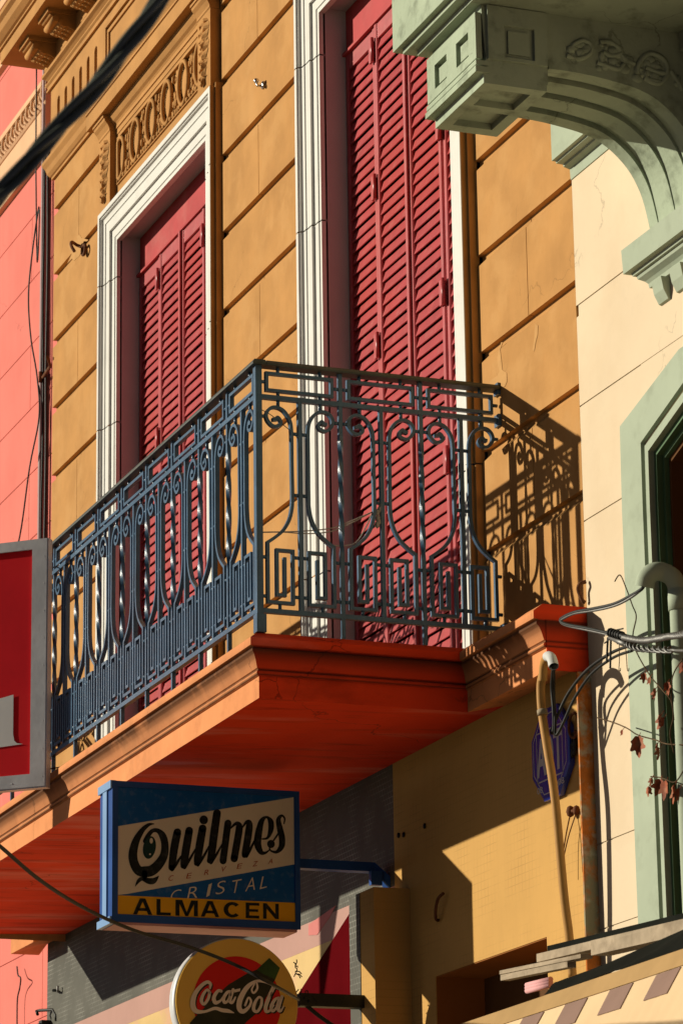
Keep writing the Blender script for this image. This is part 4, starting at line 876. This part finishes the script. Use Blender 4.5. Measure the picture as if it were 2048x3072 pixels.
# cable from the gooseneck to the sharp bend and back to the clamp
for off, rd, lab in ((0, .0058, 'dark service cable curving from the gooseneck mouth to the string course end'), (1, .0042, 'paler service cable paired with the dark one at the gooseneck mouth')):
    d_ = off * .012
    wire('service_cable', [(e_.x + .0, e_.y, e_.z + .03), (e_.x - .012, e_.y, e_.z - .0), cp_(1886, 1790 + off * 6, -.20), cp_(1840, 1812 + off * 6, -.21), cp_(1780, 1826 + off * 6, -.22), cp_(1725, 1836 + off * 4, -.22), cp_(1692, 1850 + off * 4, -.22), cp_(1680, 1862 + off * 3, -.22), cp_(1700, 1874 + off * 3, -.22), cp_(1760, 1885 + off * 5, -.22), cp_(1810, 1896 + off * 5, -.22), cp_(1850, 1906 + off * 5, -.22)], rd, 'cable' if off == 0 else 'alu', lab, 'cable', 'service cables at the gooseneck')
# clamp and aerial bundle
cl = thing('cable_clamp', cp_(1850, 1905, -.22), 'black ribbed clamp gripping the aerial cable bundle beside the cream wall', 'clamp')
m = MB(); A_ = Vector(cp_(1826, 1896, -.22)); B_ = Vector(cp_(1888, 1915, -.22)); m.tube([A_, A_ * .5 + B_ * .5, B_], [.010, .0125, .009], 10)
for k in range(5): 
    c_ = A_.lerp(B_, k / 8 + .06); m.tube([c_, c_ + (B_ - A_) * .045], .0150, 10)
m.build('body', 'cable', cl)
MB().tube([cp_(1826, 1912, -.21), cp_(1862, 1926, -.205), cp_(1880, 1934, -.205)], [.006, .012, .008], 8).build('wedge', 'alu', cl)
far = [cp_(1870, 1912, -.22), cp_(1930, 1921, -.23), cp_(1990, 1912, -.26), cp_(2060, 1900, -.32), cp_(2300, 1850, -.7), cp_(2900, 1700, -1.8)]
def helix(pts, r, turns, k, n, sp=14):
    Q = spline(pts, sp); out = []
    for i, p in enumerate(Q):
        t = (Q[min(i + 1, len(Q) - 1)] - Q[max(i - 1, 0)]).normalized(); a = t.cross(Vector((0, 0, 1))).normalized(); b = t.cross(a)
        th = turns * 2 * pi * i / len(Q) + 2 * pi * k / n; out.append(p + a * r * cos(th) + b * r * sin(th))
    return out
ab = MB()
for k in range(3): ab.tube(helix(far, .0060, 26, k, 3, 40), .0058, 7)
tag(ab.build('aerial_cable', 'alu'), 'grey twisted aerial cable running right from the black clamp', 'cable')
g2 = [cp_(1880, 1932, -.21), cp_(1910, 1944, -.215), cp_(1960, 1948, -.22), cp_(2010, 1950, -.25), cp_(2060, 1952, -.30), cp_(2300, 1950, -.7), cp_(2900, 1900, -1.8)]
gw = MB(); gw.tube(spline(g2, 8), .0045, 7); 
for k in range(2): gw.tube(helix(g2[:4], .0085, 5, k, 2, 20), .0038, 7)
tag(gw.build('guy_wire', 'alu'), 'white helical guy grip wound below the grey aerial cable', 'wire')
rr = random.Random(12); mess = MB()
for k in range(12):
    x0 = 1840 + rr.uniform(-18, 60); y0 = 1905 + (x0 - 1840) * .35; a1 = cp_(x0, y0, -.21); q1 = cp_(x0 + rr.uniform(-14, 22), y0 + rr.uniform(-14, 16), -.20); q2 = cp_(x0 + rr.uniform(-20, 40), y0 + rr.uniform(-20, 30), -.205)
    mess.tube(spline([a1, q1, q2], 5), rr.uniform(.0014, .0028), 5)
tag(mess.build('wire_tangle', 'cable'), 'tangle of short dark wire ends bound round the black clamp', 'wire')
hooks = [(1822, 1912, 1818, 1990), (1831, 1915, 1829, 2005)]
for i, (x0, y0, x1, y1) in enumerate(hooks):
    wire('wire_end', [cp_(x0, y0, -.20), cp_((x0 + x1) / 2, (y0 + y1) / 2, -.195), cp_(x1, y1, -.195)], .0035, 'cable', ['short black wire end hanging straight below the clamp', 'longer black wire end with a knob hanging below the clamp'][i], 'wire', 'wire ends below the clamp')
for x0, x1, lab in ((1856, 1857, 'thin curled tendril hanging left below the clamp'), (1874, 1882, 'thin curled tendril hanging right below the clamp')):
    wire('tendril', [cp_(x0, 1930, -.19), cp_((x0 + x1) / 2, 1980, -.19), cp_(x1 - 2, 2008, -.19), cp_(x1 + 2, 2013, -.19), cp_(x1 + 3, 2004, -.19)], .0014, 'stem', lab, 'tendril', 'tendrils below the clamp')
# vines with dry leaves
def dryleaf(mb, c, s, ax, seed):
    """five-lobed dead leaf hanging from its stalk, folded along the midrib and curled at the tips"""
    rr = random.Random(seed); out = []; N = 40
    fold = rr.uniform(.5, 1.1); curl = rr.uniform(.3, .9); spin = rr.uniform(-.5, .5)
    for k in range(N):
        a = -pi + 2 * pi * k / N
        lob = max(.50, max((1 - (abs(a - t) / w) ** 1.3) * r for t, w, r in ((0, .85, 1.0), (.95, .75, .86), (-.95, .75, .82), (1.95, .7, .62), (-1.95, .7, .58))))
        lob *= 1 + rr.uniform(-.07, .07); out.append((lob * sin(a), -lob * cos(a)))
    rings = [[(u * f, v * f) for u, v in out] for f in (.45, 1)]
    def P3(u, v):
        u, v = u * cos(spin) - v * sin(spin), u * sin(spin) + v * cos(spin)
        d2 = u * u + v * v; w = fold * abs(u) * .55 + curl * d2 * .35
        return Vector(c) + Vector((u * cos(ax) - w * sin(ax), -u * sin(ax) * .7 - w * cos(ax), v - .55)) * s
    vs = [P3(0, 0)] + [P3(*p) for r_ in rings for p in r_]
    fs = [(0, 1 + k, 1 + (k + 1) % N) for k in range(N)] + [(1 + k, 1 + N + k, 1 + N + (k + 1) % N, 1 + (k + 1) % N) for k in range(N)]
    mb.add(vs, fs, True); mb.tube([Vector(c) + Vector((0, .01, .01)), P3(0, .3)], .0011, 5); return mb
vine_defs = [
 ('dry vine with curled red leaves trailing down across the green surround', [(1842, 1745), (1858, 1725), (1875, 1760), (1895, 1815), (1907, 1850), (1897, 1905), (1905, 1950), (1945, 2022), (1985, 2070), (2012, 2105), (2020, 2160)], -.16, [(1930, 2018, .024), (1948, 2030, .020), (1966, 2062, .026), (1962, 2080, .018)]),
 ('dry vine sagging from the mosaic corner to the gooseneck with one big brown leaf', [(1790, 2153), (1840, 2168), (1880, 2185), (1912, 2205), (1965, 2220), (2000, 2232), (2060, 2235)], -.12, [(1912, 2206, .050), (1866, 2188, .016), (1972, 2226, .022), (1976, 2240, .028)]),
 ('dry vine hanging along the gooseneck pipe with red leaf clusters', [(2048, 1975), (2025, 2008), (2014, 2040), (2012, 2090), (2018, 2150), (2008, 2200), (2020, 2260)], -.17, [(2000, 2045, .026), (2004, 2066, .016), (1982, 2140, .034), (1990, 2150, .022), (2046, 1985, .028)]),
 ('low dry vine with dark red leaf clumps in front of the green frame', [(1950, 2330), (1975, 2332), (1995, 2338), (2025, 2345), (2055, 2300)], -.15, [(1976, 2335, .040), (1994, 2340, .042), (2022, 2350, .044), (2036, 2362, .030), (1952, 2332, .018), (1941, 2358, .024)])]
for i, (lab, pts, y, lv_) in enumerate(vine_defs):
    t = thing('vine', cp_(*pts[0], y), lab, 'vine', 'dry vines on the cream house')
    MB().tube(spline([cp_(px, py, y + .012 * sin(k * 2.1)) for k, (px, py) in enumerate(pts)], 6), .0022, 6).build('stem', 'stem', t)
    for k, (px, py, s_) in enumerate(lv_):
        dryleaf(MB(), cp_(px, py, y - .01), s_ * .98, -.9 + .7 * k, i * 10 + k).build('leaf', 'leaf', t)

# ================================================================ hooks and small fittings
def hook(name, pts, r, mt, lab, cat='hook'): return wire(name, pts, r, mt, lab, cat, None, 7, 5)
s1 = crop(630, 0, .19133)
hk = thing('wall_hook', tuple(s1(830, 1340, -.0)), 'small bright steel hook on the ochre wall between the windows', 'hook')
MB().tube(spline([tuple(s1(830, 1340, .0)), tuple(s1(780, 1345, -.02)), tuple(s1(745, 1340, -.035)), tuple(s1(728, 1285, -.036))], 5), .006, 7).build('shank', 'steel', hk)
MB().ball(tuple(s1(828, 1335, -.004)), .020, 10, (1, .4, 1)).build('rosette', 'steel', hk); MB().ball(tuple(s1(726, 1268, -.036)), .013, 8).build('tip', 'steel', hk)
s6 = crop(140, 500, .19133)
hook('wall_hook', [tuple(s6(440, 1330, -.06)), tuple(s6(400, 1260, -.07)), tuple(s6(385, 1200, -.065)), tuple(s6(410, 1185, -.05)), tuple(s6(480, 1230, -.02)), tuple(s6(560, 1260, .0))], .009, 'rust', 'thick rusty hook on the ochre wall left of the window')
rg = MB(); rc = s6(585, 1305, -.02); rg.tube([(rc.x + .032 * cos(a), rc.y, rc.z + .026 * sin(a)) for a in [2 * pi * k / 20 for k in range(21)]], .009, 7, False); tag(rg.build('iron_ring', 'rust'), 'rusty iron ring hanging beside the thick hook on ochre wall', 'ring')
c6 = crop(0, 2650, .26786)
hook('wall_hook', [tuple(c6(645, 1200, 0)), tuple(c6(600, 1200, -.03)), ], .008, 'cable', 'small black hook high on the grey mosaic wall'); 
hook('wall_hook', [tuple(c6(650, 1150, -.02)), tuple(c6(648, 1210, -.02)), tuple(c6(640, 1200, .0))], .006, 'alu', 'short grey nail beside the small black hook on grey mosaic')
br_ = MB(); br_.tube([tuple(c6(425, 1470, -.06)), tuple(c6(412, 1430, -.06)), tuple(c6(440, 1425, -.05)), tuple(c6(595, 1415, -.0)), tuple(c6(630, 1480, 0)), tuple(c6(632, 1540, 0))], .008, 7)
tag(br_.build('lamp_bracket', 'cable'), 'bent black iron bracket low on the grey mosaic wall', 'bracket')
lb = MB(); c_ = c6(495, 1560, -.03); lb.box(c_.x - .028, c_.x + .028, -.05, -.0005, c_.z - .10, c_.z + .010); lb.box(c_.x - .02, c_.x + .02, -.06, -.0502, c_.z - .08, c_.z - .005); tag(lb.build('junction_box', 'cable'), 'small black junction box under the bent bracket on grey mosaic', 'box')
hook('wall_hook', [tuple(z10(1430, 940, -.02)), tuple(z10(1400, 970, -.03)), tuple(z10(1385, 1030, -.03)), tuple(z10(1385, 1090, -.02)), tuple(z10(1400, 1100, 0))], .006, 'rust', 'long dark wall hook in the shade beside the casing')
hook('wall_hook', [cp_(1756, 1745, -.01), cp_(1738, 1752, -.03), cp_(1733, 1770, -.03), cp_(1745, 1800, -.02), cp_(1754, 1808, -.01)], .007, 'rust', 'rusty angular hook at the cream wall edge above the string course')
z11 = crop(1248, 2272, .5102)
lp = MB(); rc = Vector(dz(815, 1105, -.02)); lp.tube([(rc.x + .040 * cos(a), rc.y, rc.z + .042 * sin(a)) for a in [2 * pi * k / 20 for k in range(21)]], .005, 7, False); lp.tube(spline([dz(840, 1180, -.02), dz(835, 1260, -.02), dz(820, 1320, -.01)], 4), .005, 6)
tag(lp.build('iron_ring', 'rust'), 'rusty ring loop on the mosaic wall right of the alarm sign', 'ring')
tg = MB(); rr = random.Random(5)
for k in range(14): p = dz(790 + rr.uniform(-35, 45), 1280 + k * 22, -.012); tg.ball(tuple(p), .013, 6, (1, .6, 1.3))
tag(tg.build('tar_blob', 'cable'), 'lumpy black sealant blob below the rusty ring', 'blob')
inn = MB(); a_ = z11(905, 318, -.02); b_ = z11(940, 312, -.02); inn.ball(tuple(a_), .016, 8, (1, 1, 1.3)); inn.ball(tuple(b_), .014, 8, (1, 1, 1.3)); inn.tube([a_, b_], .006, 6)
inn.tube(spline([z11(905, 330, -.02), z11(880, 450, -.04), z11(850, 640, -.06)], 5), .0025, 5); inn.tube(spline([z11(938, 330, -.02), z11(890, 480, -.03), z11(845, 690, -.05)], 5), .0022, 5)
tag(inn.build('insulator', 'rust'), 'pair of small brown insulators wired on the ochre mosaic', 'insulator')
for x, y in ((1318, 545), (1165, 600), (1195, 596)):
    p = z10(x, y, -.004); nl = MB().ball(tuple(p), .010, 6, (1, .6, 1.2)).build('anchor_bolt', 'cable'); tag(nl, 'small dark bolt stub in the shaded mosaic wall', 'bolt', 'bolt stubs in the shaded wall')

# ================================================================ ramshackle awning at lower right
WY = -.42
t = thing('awning', tuple(onY(1800, 2850, WY)), 'cream canvas awning with painted brown shadow patches on weathered boards', 'awning')
def board(px0, py0, px1, py1, y, th, dp, mt, nm):
    a = onY(px0, py0, y); b = onY(px1, py1, y); d = (b - a).normalized(); n_ = Vector((0, 1, 0)); u_ = Vector((0, 0, 1))
    ring = lambda p: [p + u_ * 0, p - u_ * th, p - u_ * th + n_ * dp, p + n_ * dp]
    MB().prism(ring(a), ring(b)).build(nm, mt, t)
board(1608, 2862, 1790, 2818, WY, .026, .05, 'wood', 'board'); board(1770, 2822, 2150, 2732, WY - .01, .045, .06, 'wood', 'board'); board(1497, 2912, 1740, 2862, WY - .03, .012, .04, 'wood', 'board'); board(1500, 2925, 1700, 2884, WY - .04, .018, .03, 'wood', 'board')
board(1640, 2838, 2150, 2714, WY + .10, .022, .05, 'tarp', 'cross_bar')
cv = MB(); rows = 9; cols_ = 22; vs = []; fs = []
for i in range(rows):
    for j in range(cols_):
        u = j / (cols_ - 1); v = i / (rows - 1)
        top = Vector(onY(1695 + 500 * u, 2905 - 182 * u + (1 - u) * 40, WY - .03)); bot = Vector(onY(1630 + 560 * u, 2985 - 175 * u, -.60))
        p = top.lerp(bot, v); p.z += .018 * sin(9 * u + 3 * v) * sin(pi * v); p.y += .02 * sin(13 * u) * v; vs.append(p)
for i in range(rows - 1):
    for j in range(cols_ - 1): fs.append((i * cols_ + j, i * cols_ + j + 1, (i + 1) * cols_ + j + 1, (i + 1) * cols_ + j))
cv.add(vs, fs, True); cv.build('tarpaulin', 'tarp', t)
VY = -.62
va = onY(1391, 3072, VY); vb = onY(2060, 2846, VY); ux = (vb - va); ux = Vector((ux.x, 0, ux.z)); LX = ux.length; ux.normalize(); vz = Vector((0, 0, 1))
def v3(u, v, tt): return va + ux * u + vz * v + Vector((0, -tt, 0)) + Vector((0, -.03 * sin(u * 4) * abs(v) - .62 * abs(v), 0))
pxm = 1 / 860.
def vplate(mb, u0, u1, v0, v1, tt, nseg=12):
    N = max(1, nseg); 
    for i in range(N):
        a = u0 + (u1 - u0) * i / N; b = u0 + (u1 - u0) * (i + 1) / N
        mb.prism([v3(a, v0, tt), v3(b, v0, tt), v3(b, v1, tt), v3(a, v1, tt)], [v3(a, v0, tt - .003), v3(b, v0, tt - .003), v3(b, v1, tt - .003), v3(a, v1, tt - .003)])
m = MB(); vplate(m, -.4, LX + 1.0, -.46, -.0, .0, 40); m.build('valance', 'canvas', t)
m = MB(); vplate(m, -.4, LX + 1.0, -.052, .002, .004, 40); m.build('tan_border', 'tan', t)
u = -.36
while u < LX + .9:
    m = MB(); vplate(m, u, u + .15, -.128, -.055, .0035, 2); m.build('shadow_patch', 'canvas_shadow', t); u += .30  # row of shadows on the canvas, painted in as brown patches
m = MB(); p = [z11(650 + 0, 1345 + k * 17, -.05) for k in range(3)]
rc_ = MB()
for k in range(3):
    a = z11(650, 1340 + k * 17, -.08); b = z11(790, 1305 + k * 17, -.08); rc_.tube([a, b], .0095, 8)
tag(rc_.build('rolled_cloth', mat('pink_cloth', (.75, .38, .38), .8, .08, 5)), 'roll of pink cloth in the doorway under the boards', 'cloth')

# ================================================================ overhead cables
pts = [onY(*p) for p in ()]
def at_t(px, py, dist): d = ray((px, py)).normalized(); return CAM + d * dist
tc = [at_t(-260, 800, 4.6), at_t(-110, 690, 4.65), at_t(10, 575, 4.7), at_t(100, 468, 4.75), at_t(200, 360, 4.8), at_t(300, 245, 4.85), at_t(395, 118, 4.9), at_t(478, 0, 4.95), at_t(570, -150, 5.0), at_t(660, -320, 5.05)]
bun = MB()
for k in range(3): bun.tube(helix(tc, .0082, 1.7, k, 3, 16), .0066, 12)
tag(bun.build('overhead_cable', 'cable_ov'), 'thick twisted black overhead cable sweeping across the top left', 'cable')
c_end = Vector((CX - .02, a_.y if False else -.40, 0))
ea = cc(1478, 815, CX + .03)
tag(MB().tube(spline([at_t(-300, 2280, 9.0), at_t(-120, 2440, 9.5), at_t(0, 2538, 9.9), at_t(120, 2640, 10.3), at_t(250, 2722, 10.8), at_t(400, 2790, 11.2), at_t(560, 2838, 11.4), at_t(700, 2892, 11.5), at_t(820, 2955, 11.55), tuple(ea)], 8), [.0062] * 73, 9).build('overhead_cable', 'cable'), 'slack black cable slanting in front of the rectangular and round signs', 'cable')
